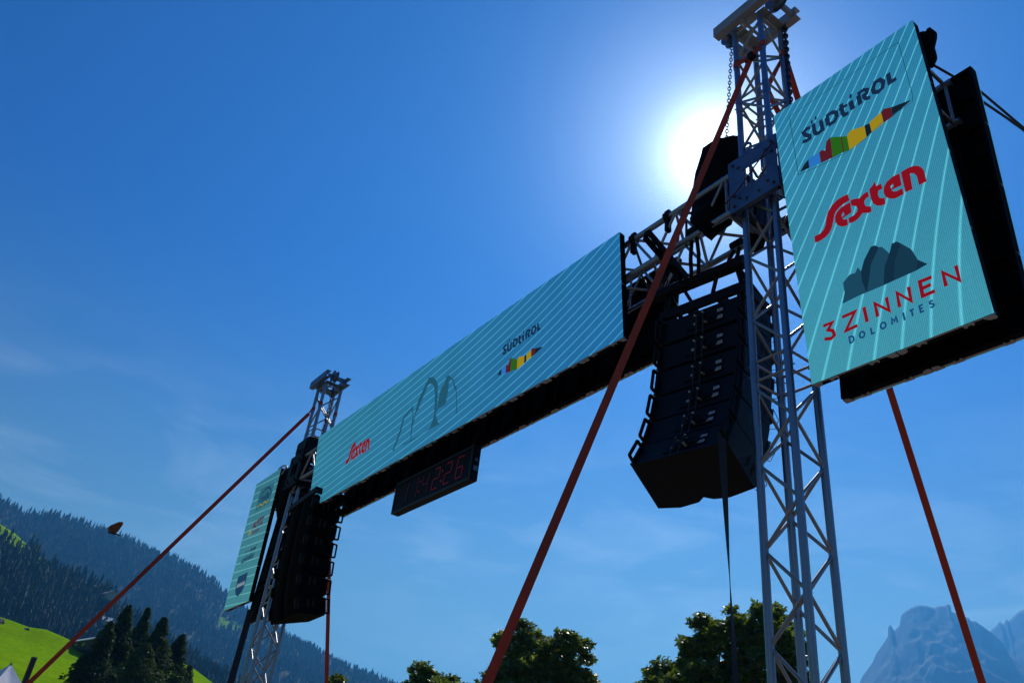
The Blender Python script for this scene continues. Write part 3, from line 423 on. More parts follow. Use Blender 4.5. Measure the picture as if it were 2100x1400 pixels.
# large spruces on the meadow edge
def spruce(label,x,y,z0,h,w,seed,cat='tree',n=2600,name='spruce_tree',dense=1.0,pw=0.85,group='large trees at the meadow edge'):
    q=np.random.RandomState(seed); t=thing(name,label,cat,(x,y,z0),0,group)
    MB().tube((0,0,-1),(0,0,h*.96),h*.014,9,0.03,cap=False).obj('trunk',BARK,t)
    u=q.rand(n)**0.8; zz=h*(0.05+0.95*u); prof=w*1.22*((1-u)**(pw*1.0)*.98+.02)*(0.90+0.16*np.sin(u*17+seed))*(0.8+.3*vnoise(u*9,u*0+seed,seed)); th=q.uniform(0,2*PI,n)
    br=np.floor(th/(2*PI)*9+np.floor(u*22)*.37); jitter=0.50+0.75*vnoise(br*1.7,np.floor(u*24),seed)
    r=prof*jitter*(q.rand(n)**.45); P=np.stack([np.cos(th)*r+.05*w*np.sin(zz*.9+seed),np.sin(th)*r,zz-r*.38],1)
    s=q.uniform(.45,1.15,n)[:,None]*h*0.023; out=np.stack([np.cos(th),np.sin(th),-0.45*np.ones(n)],1)+q.normal(size=(n,3))*.35; out/=np.linalg.norm(out,axis=1)[:,None]
    sd=np.cross(out,q.normal(size=(n,3))); sd/=np.linalg.norm(sd,axis=1)[:,None]
    V=np.stack([P-out*s*.5,P+sd*s*.42,P+out*s*1.1,P-sd*s*.42],1).reshape(-1,3); F=np.arange(len(V)).reshape(-1,4)
    link('crown',npmesh('crown',V,F,[NEARWOOD],attr=np.repeat(np.clip(q.rand(n)*.75+.15*(u>.8),0,1),4)),t); return t  # top of the crown toned lighter, light from behind painted into the foliage
def mz(az,r): return float(meadow.z(np.array([az]),np.array([float(r)]))[0])
for (az,r,top,w,seed,lab,nm,n,pw) in (
 (-78.95,86,10.6,3.3,1,'tallest dark spruce, left of two close spires at the meadow edge','spruce_tree',5200,.85),
 (-77.85,89,10.65,2.7,2,'slim dark spruce, right of two close spires at the meadow edge','spruce_tree',4200,.9),
 (-76.75,83,10.3,3.4,3,'full dark spruce right of the two spires at the meadow edge','spruce_tree',5200,.8),
 (-75.40,86,9.55,2.5,4,'narrow dark spruce standing apart at the right end of the row','spruce_tree',4200,.7),
 (-79.65,82,9.5,2.5,5,'broad dark spruce, left shoulder of the tree row','spruce_tree',4600,.75),
 (-80.35,81,7.6,1.6,6,'low bushy tree at the left foot of the tree row on bright grass','bushy_tree',3800,.5),
 (-77.3,77,8.7,3.3,7,'shadowy bushy tree in front of the spires','bushy_tree',4600,.55),
 (-74.5,88,7.9,1.5,8,'small lighter bush right of the tree row beside the little farm','bushy_tree',2400,.45)):
    z0=mz(az,r); hh=r*math.tan(rad(top))+1.6-z0; spruce(lab,*azp(az,r),z0,hh,w,seed,n=int(n*2.2),name=nm,pw=pw)

# ---------------------------------------------------------------- houses on the slopes
WALLM=mat('weathered_wall',(0.30,0.26,0.22),0.9,noise=(1.5,0.2)); WOODM=mat('dark_larch_boards',(0.05,0.035,0.025),0.8,noise=(2,0.3)); ROOFW=mat('pale_metal_roof',(0.62,0.63,0.66),0.5,0.2,noise=(1,0.1)); ROOFD=mat('grey_shingle_roof',(0.16,0.15,0.15),0.8,noise=(1,0.25)); GLS=mat('dark_window_glass',(0.02,0.025,0.03),0.15)
def house(name,label,cat,az,r,hill,l,d,h,rh,rot,roofm,wallm,nwin=3):
    x,y=azp(az,r); z=float(hill.z(np.array([az]),np.array([float(r)]))[0])
    t=thing(name,label,cat,(x,y,z-0.5),rot)
    MB().prism([(-l/2,-d/2),(l/2,-d/2),(l/2,d/2),(-l/2,d/2)],0,h).prism([(-d/2,0),(d/2,0),(0,rh*.93)],-l/2+.003,l/2-.003,Matrix(((0,0,1),(1,0,0),(0,1,0))),(0,0,h+.004)).obj('wall',wallm,t)
    o=d*.07; rb=MB()
    for s in (-1,1):
        a=Vector((0,s*(d/2+o),h-rh*o/(d/2))); b=Vector((0,0,h+rh))
        for_=[(-l/2-o),(l/2+o)]
        v=[Vector((for_[0],a.y,a.z)),Vector((for_[1],a.y,a.z)),Vector((for_[1],0,b.z)),Vector((for_[0],0,b.z))]; v+= [q+Vector((0,0,.15)) for q in v]
        rb.add(v,[(0,1,2,3),(7,6,5,4),(0,4,5,1),(1,5,6,2),(2,6,7,3),(3,7,4,0)])
    rf=rb.obj('roof',roofm,t); MB().box((l*.25,.0,h+rh+d*.05),(d*.07,d*.07,d*.16)).obj('chimney',WALLM,rf)
    for i in range(nwin):
        for s in (-1,1): MB().box((-l/2+l*(i+.5)/nwin,s*(d/2+.03),h*.55),(min(1.1,l*.12),.1,min(1.2,h*.4))).obj('window',GLS,t)
    return t
house('farmhouse','long low farm building with a pale shining roof on the meadow crest','building',-80.45,147,meadow,11,4.5,1.3,1.0,rad(12),ROOFW,WOODM,4)
house('cabin','dark wooden cabin at the left picture edge on the meadow crest','hut',-85.45,145,meadow,1.3,1.0,.55,.4,rad(60),ROOFD,WOODM,2)
house('shed','tiny dark shed on the meadow crest','hut',-83.9,147,meadow,.55,.5,.45,.2,rad(30),ROOFD,WOODM,1)
house('farmhouse','grey-roofed farmhouse among the trees on the middle wooded shoulder','building',-80.55,628,spur,26,10,3.5,3,rad(15),ROOFD,WALLM,5)
house('cabin','small pale-gabled hut below the grey-roofed farmhouse in the trees','hut',-79.9,600,spur,7,6,3,2.4,rad(80),ROOFW,WALLM,2)
house('cabin','little farm hut on the lower meadow right of the tree row','hut',-74.75,125,meadow,3.2,2.1,1.5,.8,rad(25),ROOFD,WOODM,2)

# ---------------------------------------------------------------- air
hz=bpy.data.materials.new('thin_valley_haze'); hz.use_nodes=True; t=hz.node_tree; t.nodes.clear(); o=t.nodes.new('ShaderNodeOutputMaterial'); v=t.nodes.new('ShaderNodeVolumePrincipled')
v.inputs['Color'].default_value=(*HAZEC,1); v.inputs['Density'].default_value=HAZED; v.inputs['Anisotropy'].default_value=HAZEG; t.links.new(v.outputs[0],o.inputs['Volume'])
kind(tag(MB().box((0,0,640),(14800,14800,1282)).obj('haze',hz),'thin blue valley air that fades the hills and mountains','haze'),'stuff')

# ---------------------------------------------------------------- lattice trusses
UC=MB().tube((0,0,0),(0,0,1),1,20).mesh('tube_segment',ALU)         # unit tubes shared by all chords and braces
UB=MB().tube((0,0,0),(0,0,1),1,9).mesh('brace_segment',ALUB)
def rod(name,me,a,b,r,parent):
    a=Vector(a); b=Vector(b); d=b-a
    mw=Matrix.Translation(a)@d.to_track_quat('Z','Y').to_matrix().to_4x4()@Matrix.Diagonal((r,r,d.length,1))
    return link(name,me,parent,mw=mw)
def collar(parent,c,d,r,l):
    c=Vector(c); d=Vector(d); mb=MB().tube(c-d*l/2,c-d*0.004,r*1.09,20).tube(c+d*0.004,c+d*l/2,r*1.09,20).tube(c-d*0.005,c+d*0.005,r*0.98,16)
    s=d.orthogonal().normalized()
    for k in(-1,1): mb.tube(c+d*k*l*.25-s*r*1.5,c+d*k*l*.25+s*r*1.5,0.006,6)
    return mb.obj('connector',ALU,parent)
def truss(root,o,ax,u,v,L,s,r,rb,bay,ph,joints,ends=True,skip=None):
    """four chords along ax from o, spaced s in u and v, welded zigzag braces on all faces"""
    o=Vector(o); ax=Vector(ax); u=Vector(u); v=Vector(v)
    c=[o,o+u*s,o+u*s+v*s,o+v*s]
    for k in range(4): rod('chord',UC,c[k],c[k]+ax*L,r,root)
    for k in range(4):
        a=c[k]; b=c[(k+1)%4]; t=(b-a).normalized(); h=bay/2
        p=(ph if k%2==0 else ph+h)%bay-bay; n=0; z=p; side=0
        while z<L+.01:
            z0,z1=z+0.018,z+h-0.018; A,B=(a,b) if side==0 else (b,a)
            if z0>=0 and z1<=L and not any(abs((z0+z1)/2-j)<h*.30 for j in joints):
                tt=(B-A).normalized(); rod('brace',UB,A+ax*z0+tt*r*.75,B+ax*z1-tt*r*.75,rb,root)
            z+=h; side=1-side
        for j in joints:
            for e in (-0.07,0.07): rod('brace',UB,a+ax*(j+e)+t*r*.8,b+ax*(j+e)-t*r*.8,rb*.9,root)
        if ends:
            for e in (0.04,L-0.04): rod('brace',UB,a+ax*e+t*r*.8,b+ax*e-t*r*.8,rb,root)
        for j in joints: collar(root,a+ax*j,ax,r,0.15)
def head(root,x,y,z,PLATE=PLATE):
    """tower head: two long channels, cross members, plates and chain wheels"""
    h=MB()
    for yy in (-.04,.30):
        h.box((x+.14,y+yy,z+.05),(.60,.006,.11)).box((x+.14,y+yy+.035,z-.002),(.60,.064,.006)).box((x+.14,y+yy+.035,z+.102),(.60,.064,.006))
    h.obj('head_channel',PLATE,root)
    p=MB().box((x+.02,y+.17,z-.012),(.12,.27,.008)).box((x+.27,y+.17,z-.012),(.10,.27,.008)).box((x+.145,y+.05,z+.012),(.16,.10,.008)).box((x+.40,y+.16,z+.04),(.03,.30,.06)).box((x-.11,y+.16,z+.04),(.03,.30,.06))
    p.tube((x-.05,y+.13,z-.03),(x+.32,y+.13,z-.03),.014,8).tube((x+.13,y-.02,z-.05),(x+.13,y+.30,z-.05),.014,8)
    p.obj('head_plate',PLATE,root)
    for wx in (-.09,.39):
        w=MB().tube((x+wx,y+.09,z+.06),(x+wx,y+.14,z+.06),.075,20).tube((x+wx,y+.085,z+.06),(x+wx,y+.09,z+.06),.095,20).tube((x+wx,y+.14,z+.06),(x+wx,y+.145,z+.06),.095,20)
        w.tube((x+wx,y+.06,z+.06),(x+wx,y+.17,z+.06),.014,8).obj('chain_wheel',STEEL,root)
def tower(name,label,x,y,top,s,joints,ph):
    t=thing(name,label,'truss tower',(0,0,0),0,'lattice towers carrying the finish arch')
    truss(t,(x,y,0.05),(0,0,1),(1,0,0),(0,1,0),top-.05,s,.0248,.0108,.53,ph,joints)
    MB().box((x+s/2,y+s/2,.025),(1.0,1.0,.05),bev=.01).obj('base_plate',STEEL,t)
    head(t,x+.0,y-.05,top+.02,PLATE if top>7.6 else STEEL); return t
SX,SY,SS=-2.967,3.80,.264
tower('truss_tower','near silver lattice tower rising past the top of the picture by the sun',SX,SY,7.83,SS,[4.37,6.86,1.87],3.77-.05+.0)
tower('truss_tower','far silver lattice tower at the left end of the arch, dark head',-11.20,3.80,7.44,SS,[4.37,6.55,1.87],.35)
BS,BR=.36,.0255
b=thing('beam_truss','long silver lattice beam hung between the two towers behind the wide screen','truss beam')
truss(b,(-10.98,3.75,5.81),(1,0,0),(0,1,0),(0,0,1),7.93,BS,BR,.0125,.50,.12,[2.4,4.4,6.4])
b=thing('beam_truss','short silver lattice stub of the near tower behind the tall right screen','truss beam')
truss(b,(-2.57,3.75,5.81),(1,0,0),(0,1,0),(0,0,1),1.05,BS,BR,.0125,.50,.1,[])
b=thing('beam_truss','short lattice stub of the far tower behind the small left screen','truss beam')
truss(b,(-12.55,3.86,5.85),(1,0,0),(0,1,0),(0,0,1),1.10,.27,BR,.0125,.50,.1,[])

def sleeve(label,x0,y0,STEEL=STEEL):
    """square sleeve block that rides on a tower and carries the beam"""
    t=thing('sleeve_block',label,'sleeve block',(x0,y0,5.74),0,'sleeve blocks on the towers'); w,d,h=.45,.46,.50
    for k,(ox,oy,rz,ww) in enumerate(((0,0,0,w),(w,0,PI/2,d),(w,d,PI,w),(0,d,-PI/2,d))):
        R=Matrix.Rotation(rz,3,'Z'); mb=MB(); o=Vector((ox,oy,0))
        def bx(x,z,a,c,dy=.004,th=.009): mb.box(o+R@Vector((x,dy,z)),(a,th,c),R)
        bx(ww*.5,.085,ww-.012,.17); bx(ww*.5,.425,ww-.012,.15); bx(.075,.26,.13,.18); bx(ww-.055,.26,.09,.18)
        bx(.205,.26,.022,.179,.010,.012)
        mb.box(o+R@Vector((ww*.5,.022,.004)),(ww-.03,.032,.007),R).box(o+R@Vector((ww*.5,.022,.496)),(ww-.03,.032,.007),R)
        pl=mb.obj('side_plate',STEEL,t)
        bo=MB()
        for bx_,bz in ((.05,.05),(.05,.45),(ww-.05,.05),(ww-.05,.45),(.10,.10),(.10,.40),(ww-.10,.10),(ww-.10,.40),(.05,.15),(ww-.05,.35),(.16,.06),(ww*.6,.06)):
            c=o+R@Vector((bx_,-.002,bz)); dd=R@Vector((0,-1,0)); bo.tube(c,c+dd*.010,.013,6).tube(c,c+dd*.017,.006,6)
        bo.obj('bolt',STEEL,pl)
        rl=MB(); c=o+R@Vector((ww*.5,.05,.035)); ex=R@Vector((1,0,0)); rl.tube(c-ex*.10,c+ex*.10,.024,12).tube(c-ex*.13,c-ex*.10,.012,8).tube(c+ex*.10,c+ex*.13,.012,8); rl.obj('roller',RUB,t)
        if k in (0,2):
            ey=MB(); c=o+R@Vector((ww*.42,.006,.51)); pts=[c+R@Vector((.032*cos(a),0,.045+.034*sin(a))) for a in np.linspace(-.6,PI+.6,12)]; ey.path(pts,.010,8); ey.box(c+R@Vector((0,0,-.02)),(.07,.014,.07),R); ey.obj('lifting_eye',STEEL,t)
    return t
sleeve('blue-grey bolted steel sleeve round the near tower where the beam meets it',-3.03,3.70)
sleeve('dark steel sleeve plates round the far tower behind the left end of the wide screen',-11.29,3.70,BLACK)

# ---------------------------------------------------------------- LED walls
def ledmat(name,top,bot,axis,stripe,linecol,depth,lw):
    m=bpy.data.materials.new(name); m.use_nodes=True; t=m.node_tree; b=t.nodes['Principled BSDF']; L=t.links.new
    b.inputs['Base Color'].default_value=(.015,.016,.018,1); b.inputs['Roughness'].default_value=.65; b.inputs['Specular IOR Level'].default_value=.25; b.inputs['Emission Strength'].default_value=1.0
    c=t.nodes.new('ShaderNodeTexCoord'); s=t.nodes.new('ShaderNodeSeparateXYZ'); L(c.outputs['Object'],s.inputs[0]); U,V=s.outputs[0],s.outputs[2]
    def mm(op,a,bb=None,cl=False):
        n=t.nodes.new('ShaderNodeMath'); n.operation=op; n.use_clamp=cl
        for i,v in ((0,a),(1,bb)):
            if v is None: continue
            if isinstance(v,(int,float)): n.inputs[i].default_value=v
            else: L(v,n.inputs[i])
        return n.outputs[0]
    phi=stripe(U,V,mm)
    fr=mm('ABSOLUTE',mm('SUBTRACT',mm('FRACT',phi),.5))
    w=lw(U,V,mm) if callable(lw) else lw
    ln=mm('POWER',mm('SUBTRACT',1.0,mm('DIVIDE',fr,w),True),0.8)
    g=mm('MULTIPLY',U if axis=='u' else V,depth,True)
    mx=t.nodes.new('ShaderNodeMix'); mx.data_type='RGBA'; L(g,mx.inputs[0]); mx.inputs[6].default_value=(*bot,1); mx.inputs[7].default_value=(*top,1)
    m2=t.nodes.new('ShaderNodeMix'); m2.data_type='RGBA'; L(mm('MULTIPLY',ln,.9),m2.inputs[0]); L(mx.outputs[2],m2.inputs[6]); m2.inputs[7].default_value=(*linecol,1)
    # diode rows
    px=mm('SINE',mm('MULTIPLY',U,2*PI/0.0108)); pz=mm('SINE',mm('MULTIPLY',V,2*PI/0.0108)); gr=mm('ADD',1.0,mm('MULTIPLY',mm('ADD',px,pz),LEDG))
    n=t.nodes.new('ShaderNodeTexNoise'); n.inputs['Scale'].default_value=170; n.inputs['Detail'].default_value=2; L(c.outputs['Object'],n.inputs['Vector'])
    gr=mm('MULTIPLY',gr,mm('ADD',.80,mm('MULTIPLY',n.outputs[0],.4)))
    n3=t.nodes.new('ShaderNodeTexNoise'); n3.inputs['Scale'].default_value=1.6; n3.inputs['Detail'].default_value=2; L(c.outputs['Object'],n3.inputs['Vector'])
    gr=mm('MULTIPLY',gr,mm('ADD',.93,mm('MULTIPLY',n3.outputs[0],.14)))
    wn=t.nodes.new('ShaderNodeTexWhiteNoise'); cx=t.nodes.new('ShaderNodeCombineXYZ'); L(mm('FLOOR',mm('DIVIDE',U,.252)),cx.inputs[0]); L(mm('FLOOR',mm('DIVIDE',V,.256)),cx.inputs[2]); L(cx.outputs[0],wn.inputs['Vector']); gr=mm('MULTIPLY',gr,mm('ADD',.965,mm('MULTIPLY',wn.outputs['Value'],.07)))
    sc=t.nodes.new('ShaderNodeVectorMath'); sc.operation='SCALE'; L(m2.outputs[2],sc.inputs[0]); L(gr,sc.inputs['Scale']); L(sc.outputs[0],b.inputs['Emission Color'])
    return m
def strR(U,V,mm):
    e=mm('POWER',2.71828,mm('MULTIPLY',V,.35)); w=mm('ADD',mm('SUBTRACT',1.0,U),mm('SUBTRACT',mm('MULTIPLY',V,.857),2.163)); return mm('MULTIPLY',mm('MULTIPLY',w,e),1/.165)
def strB(U,V,mm):
    q=mm('DIVIDE',U,6.0); q2=mm('MULTIPLY',q,q); h=mm('ADD',mm('MULTIPLY',U,.09),mm('MULTIPLY',mm('MULTIPLY',q2,q2),.50)); return mm('MULTIPLY',mm('SUBTRACT',V,h),1/.093)
def strL(U,V,mm): return mm('MULTIPLY',mm('ADD',V,mm('MULTIPLY',U,.07)),1/.125)
SCR_R=ledmat('led_content_right',(0.018,0.180,0.350),(0.048,0.290,0.385),'v',strR,(0.12,0.58,0.72),1/2.15,.085)
SCR_B=ledmat('led_content_wide',(0.012,0.130,0.330),(0.026,0.180,0.275),'u',strB,(0.075,0.42,0.70),1/6.0,.085)
SCR_L=ledmat('led_content_left',(0.030,0.150,0.215),(0.045,0.210,0.250),'v',strL,(0.16,0.48,0.50),1/2.0,.075)
SCR_X=mat('led_content_rear',(0.015,0.016,0.018),0.5,0,emit=(0.03,0.20,0.26),es=1.0)
def inkmat(name,col,a=1.0): return mat(name,(0.006,0.006,0.007),0.7,0,emit=col,es=1.0,noise=(60,.3),spec=.2)
INK={'navy':inkmat('ink_navy',(0.006,0.020,0.060)),'red':inkmat('ink_red',(0.22,0.003,0.010)),'maroon':inkmat('ink_maroon',(0.085,0.008,0.014)),'black':inkmat('ink_black',(0.004,0.012,0.022)),
 'blue':inkmat('ink_blue',(0.018,0.16,0.50)),'green':inkmat('ink_green',(0.016,0.115,0.006)),'yellow':inkmat('ink_yellow',(0.31,0.225,0.006)),'a':inkmat('ink_slate',(0.009,0.058,0.105)),'b':inkmat('ink_dark_slate',(0.004,0.024,0.050)),'c':inkmat('ink_mid_slate',(0.006,0.036,0.068)),
 'line':inkmat('ink_outline',(0.010,0.075,0.115)),'dolo':inkmat('ink_blue_lettering',(0.008,0.055,0.17)),'teal':inkmat('ink_soft_teal',(0.012,0.085,0.145)),'white':inkmat('ink_pale',(0.30,0.42,0.46)),'crest':inkmat('ink_crest_blue',(0.008,0.035,0.105)),'shade':inkmat('ink_shade',(0.022,0.12,0.15))}
def cabmesh(w,h,dep=.062):
    g=.0015; m=MB()
    for (x,z,a,c) in ((w/2,.006,w-g*2,.009),(w/2,h-.006,w-g*2,.009)): m.box((x,.010,z),(a,.018,c),mi=1)
    for (x,z,a,c) in ((.006,h/2,.009,h-.022),(w-.006,h/2,.009,h-.022)): m.box((x,.010,z),(a,.018,c),mi=0)
    # back shell: hollow frame and spine box
    m.box((w/2,.040,.014),(w-.006,.040,.022)); m.box((w/2,.040,h-.014),(w-.006,.040,.022)); m.box((.014,.040,h/2),(.022,.040,h-.052)); m.box((w-.014,.040,h/2),(.022,.040,h-.052))
    m.box((w/2,.024,h/2),(w-.05,.008,h-.05)); m.box((w/2,.050,h/2),(w*.42,.05,h*.62),bev=.006); m.box((w/2,.044,h*.5),(w-.05,.02,.03))
    for sx in (0,1):       # corner plates under and over the frame, locating hooks
        cx=lambda x:x if sx==0 else w-x
        for zz,s in ((-.0035,-1),(h+.0035,1)):
            poly=[(cx(.004),.003),(cx(.062),.003),(cx(.044),.044),(cx(.012),.050),(cx(.004),.040)]
            if sx: poly=poly[::-1]
            m.prism(poly,zz-.0025,zz+.0025,mi=1)
    for x in (.26,.74):
        for zz in (-.0032,h+.0032):
            m.box((w*x,.012,zz),(.058,.018,.005),mi=1); m.box((w*x-.02,.028,zz),(.014,.016,.005),mi=1); m.box((w*x+.018,.027,zz),(.010,.014,.005),mi=1)
    return m.mesh('cabinet',CAB,RIM)
def ledwall(label,o,w,h,tilt,nc,nrw,scr,rear=False,group='rear screens'):
    if rear: ux=Vector((-1,0,0)); uz=Vector((0,sin(tilt),cos(tilt))); uy=Vector((0,-cos(tilt),sin(tilt)))
    else: ux=Vector((1,0,0)); uz=Vector((0,-sin(tilt),cos(tilt))); uy=Vector((0,cos(tilt),sin(tilt)))
    t=thing('led_screen',label,'screen')
    t.matrix_world=Matrix(((ux.x,uy.x,uz.x,o[0]),(ux.y,uy.y,uz.y,o[1]),(ux.z,uy.z,uz.z,o[2]),(0,0,0,1)))
    cw,ch=w/nc,h/nrw; me=cabmesh(cw,ch)
    for i in range(nc):
        for j in range(nrw): link('cabinet',me,t,(i*cw,.0005,j*ch))
    d=MB().box((w/2,-.0015,h/2),(w-.001,.003,h-.001)).obj('display',scr,t)
    return t,d
RZ=Matrix(((1,0,0,0),(0,0,-1,0),(0,1,0,0),(0,0,0,1)))
def put(name,me,disp,off=.0045):
    o=link(name,me,disp); o.matrix_local=Matrix.Translation((0,-off,0))@RZ; return o
def lay(me,dz=0):            # successive shapes a hair apart
    for v in me.vertices: v.co.z+=dz
    return me
def smesh(name,strokes,m):
    me=strokemesh(name,strokes,m); return me
tR,dR=ledwall('tall portrait LED screen at the right with three tourism logos one above the other',(-2.514,3.742,4.136),1.06,2.15,.066,2,4,SCR_R)
tB,dB=ledwall('very wide LED banner screen hung over the middle of the arch',(-10.145,3.715,5.184),6.0,1.026,.09,12,2,SCR_B)
tL,dL=ledwall('small tall LED screen at the far left end with four sponsor logos',(-12.739,3.779,4.248),.998,1.987,.023,2,4,SCR_L)
ledwall('rear screen behind the tall right one, seen only as a dark edge',(-1.40,4.085,4.150),1.12,2.12,.066,2,4,SCR_X,True)
ledwall('rear screen behind the wide banner, a dark strip below it',(-4.04,4.180,5.190),6.0,1.026,.09,12,2,SCR_X,True)
ledwall('rear screen mostly hidden behind the small left one',(-11.62,4.17,4.12),1.0,1.987,.03,2,4,SCR_X,True)
# --- writing and emblems on the right screen
def letters(name,loops_list,m,disp,fn=None,w=None,off=.0045):
    for k,L in enumerate(loops_list):
        me=fillmesh(name,L,m)
        if fn: setin(me,fn)
        put(name,me,disp,off)
SX_=[[D['sexten'][0]],[D['sexten'][1],D['sexten'][2]],[D['sexten'][3]],[D['sexten'][4]],[D['sexten'][5],D['sexten'][6]],[D['sexten'][7]]]
letters('red_letter',SX_,INK['red'],dR)
SW=[.026,.026,.026,.026,.026,.028,.026,.026,.020,.030,.028,.028,.024,.024,.027,.026]
WORD=[[0],[1,2,3,4],[5,6],[7,8],[9,10],[11,12,13],[15],[14]]
def word(disp,fn,sc=1.0):
    for g in WORD:
        me=smesh('dark_letter',[(D['sud'][i],SW[i]*1.12) for i in g],INK['navy']); setin(me,fn) if fn else None; put('dark_letter',me,disp)
word(dR,None)
def pan(disp,fn):
    for k,(c,p) in enumerate(D['pan']):
        me=fillmesh('skyline_band',[p],INK[c]); setin(me,fn) if fn else None; put('skyline_band',me,disp,.0042+.0003*(k%3))
pan(dR,None)
put('logo_frame',smesh('logo_frame',[(D['frame'],.0045)],INK['line']),dR)
for k,(c,p) in enumerate(D['mtn']): put('mountain_facet',fillmesh('mountain_facet',[p],INK[c]),dR,.0045)
ZW=.0215
for g in ([0],[1],[2],[3],[4],[5,6],[7]): put('red_letter',smesh('red_letter',[(D['zin'][i],ZW) for i in g],INK['red']),dR)
FONT={'D':[[(0,0),(0,1),(.45,1),(.8,.75),(.8,.25),(.45,0),(0,0)]],'O':[[(.4,1),(.75,.85),(.9,.5),(.75,.15),(.4,0),(.05,.15),(-.1,.5),(.05,.85),(.4,1)]],'L':[[(0,1),(0,0),(.6,0)]],'M':[[(-.05,0),(.05,1),(.45,.35),(.85,1),(.95,0)]],'I':[[(.3,1),(.3,0)],[(.12,0),(.48,0)],[(.12,1),(.48,1)]],'T':[[(.3,1),(.3,0)],[(-.1,1),(.7,1)]],'E':[[(.6,1),(0,1),(0,0),(.6,0)],[(0,.5),(.5,.5)]],'S':[[(.65,.85),(.4,1),(.1,.9),(.05,.7),(.3,.53),(.6,.4),(.65,.15),(.35,0),(0,.12)]]}
for ch,(cx,cy) in zip('DOLOMITES',D['dolc']):
    hh=.039; put('blue_letter',smesh('blue_letter',[([(cx+(x-.38)*hh*.82,cy+(y-.5)*hh) for x,y in s],.0108) for s in FONT[ch]],INK['dolo']),dR)
# --- the wide screen
def fit(src,dst):       # box to box
    (a,b,c,d),(e,f,g,h)=src,dst
    return lambda v: Vector((e+(v.x-a)/(c-a)*(g-e),f+(v.y-b)/(d-b)*(h-f),v.z))
word(dB,fit((.1919,1.7425,.881,1.8885),(4.335,.520,4.925,.640)))
pan(dB,fit((.1388,1.4694,.9303,1.6581),(4.262,.270,4.958,.430)))
for L in SX_:
    me=fillmesh('red_letter',L,INK['red']); setin(me,fit((.1666,.9283,.9059,1.1578),(1.005,.335,1.625,.575))); put('red_letter',me,dB)
put('three_peaks_outline',fillmesh('three_peaks_outline',D['peaks'],INK['teal']),dB)
# --- the left screen
def textfit(txt,box,m,disp,shear=0,bold=0,name='lettering'):
    me=textmesh(name,txt,m,shear,bold); xs=[v.co.x for v in me.vertices]; ys=[v.co.y for v in me.vertices]
    put(name,setin(me,fit((min(xs),min(ys),max(xs),max(ys)),box)),disp,.0052)
put('logo_panel',fillmesh('logo_panel',[[(.28,1.46),(.86,1.46),(.86,1.80),(.28,1.83)]],INK['shade']),dL,.0038)
arc=[(.57+.25*cos(a),1.60+.17*sin(a)) for a in np.linspace(.05,PI-.05,16)]
put('logo_arc',smesh('logo_arc',[(arc,.030)],INK['crest']),dL)
textfit('mila',(.40,1.565,.78,1.70),INK['crest'],dL,.1,.035)
put('zigzag_line',smesh('zigzag_line',[([(.33,1.52),(.45,1.545),(.55,1.50),(.63,1.545),(.71,1.50),(.80,1.53)],.018)],INK['yellow']),dL)
textfit('ALPITZ',(.34,1.165,.80,1.285),INK['maroon'],dL,.25,.04)
put('small_lettering',smesh('small_lettering',[([(.41+k*.048,1.065),(.43+k*.048,1.12),(.445+k*.048,1.075)],.016) for k in range(6)],INK['maroon']),dL,.0052)
put('yellow_splash',fillmesh('yellow_splash',[[(.29+.055*(1 if k%2 else .5)*cos(k*PI/6),1.13+.07*(1 if k%2 else .5)*sin(k*PI/6)) for k in range(12)]],INK['yellow']),dL)
textfit('hotel',(.53,.775,.765,.855),INK['navy'],dL,.2,.03)
textfit('schönblick',(.24,.655,.765,.755),INK['navy'],dL,.3,.03)
for k in range(3):
    cx,cy=.33+k*.06,.815; put('star',fillmesh('star',[[(cx+(.022 if i%2==0 else .009)*sin(i*PI/5),cy+(.022 if i%2==0 else .009)*cos(i*PI/5)) for i in range(10)]],INK['navy']),dL)
sh=[(.29,.455),(.675,.455),(.680,.27),(.62,.185),(.49,.135),(.36,.185),(.295,.27)]
put('crest_shield',fillmesh('crest_shield',[sh],INK['crest']),dL,.004)
put('crest_top_mark',fillmesh('crest_top_mark',[[(.42,.405),(.55,.405),(.55,.430),(.42,.430)]],INK['a']),dL,.0048)
put('crest_border',smesh('crest_border',[([(.485+(x-.485)*.86,.30+(y-.30)*.86) for x,y in sh+[sh[0]]],.010)],INK['a']),dL,.0046)
put('crest_band_mark',smesh('crest_band_mark',[([(.335+k*.046,.275+.012*(k%2)),(.352+k*.046,.335),(.372+k*.046,.285)],.014) for k in range(7)],INK['white']),dL,.0052)
for k in range(3): put('crest_mark',smesh('crest_mark',[([(.40+k*.08,.36),(.44+k*.08,.395),(.47+k*.08,.36)],.012)],INK['a']),dL,.0049)

# clamps, hooks and hangers that hold the screens on the beam
def clampset(xs,ys,z,name,label,grp):
    for x in xs:
        for y in ys:
            t=tag(MB().tube((x-.022,y,z),(x+.022,y,z),.047,14).tube((x-.02,y,z+.045),(x+.02,y,z+.045),.026,8).box((x,y,z-.09),(.03,.05,.12)).tube((x,y,z-.16),(x,y,z-.06),.012,8).obj(name,BLACK),label,'clamp',grp)
clampset([-4.10],[3.75],6.17,'beam_clamp','black clamp on the upper beam tube at the right end of the wide screen',None)
clampset([-3.70],[3.75],6.17,'beam_clamp','black clamp on the bare upper beam tube left of the thick orange strap',None)
clampset([-1.585],[3.75],6.17,'beam_clamp','black clamp at the upper outer end of the beam stub beside the tall right screen',None)

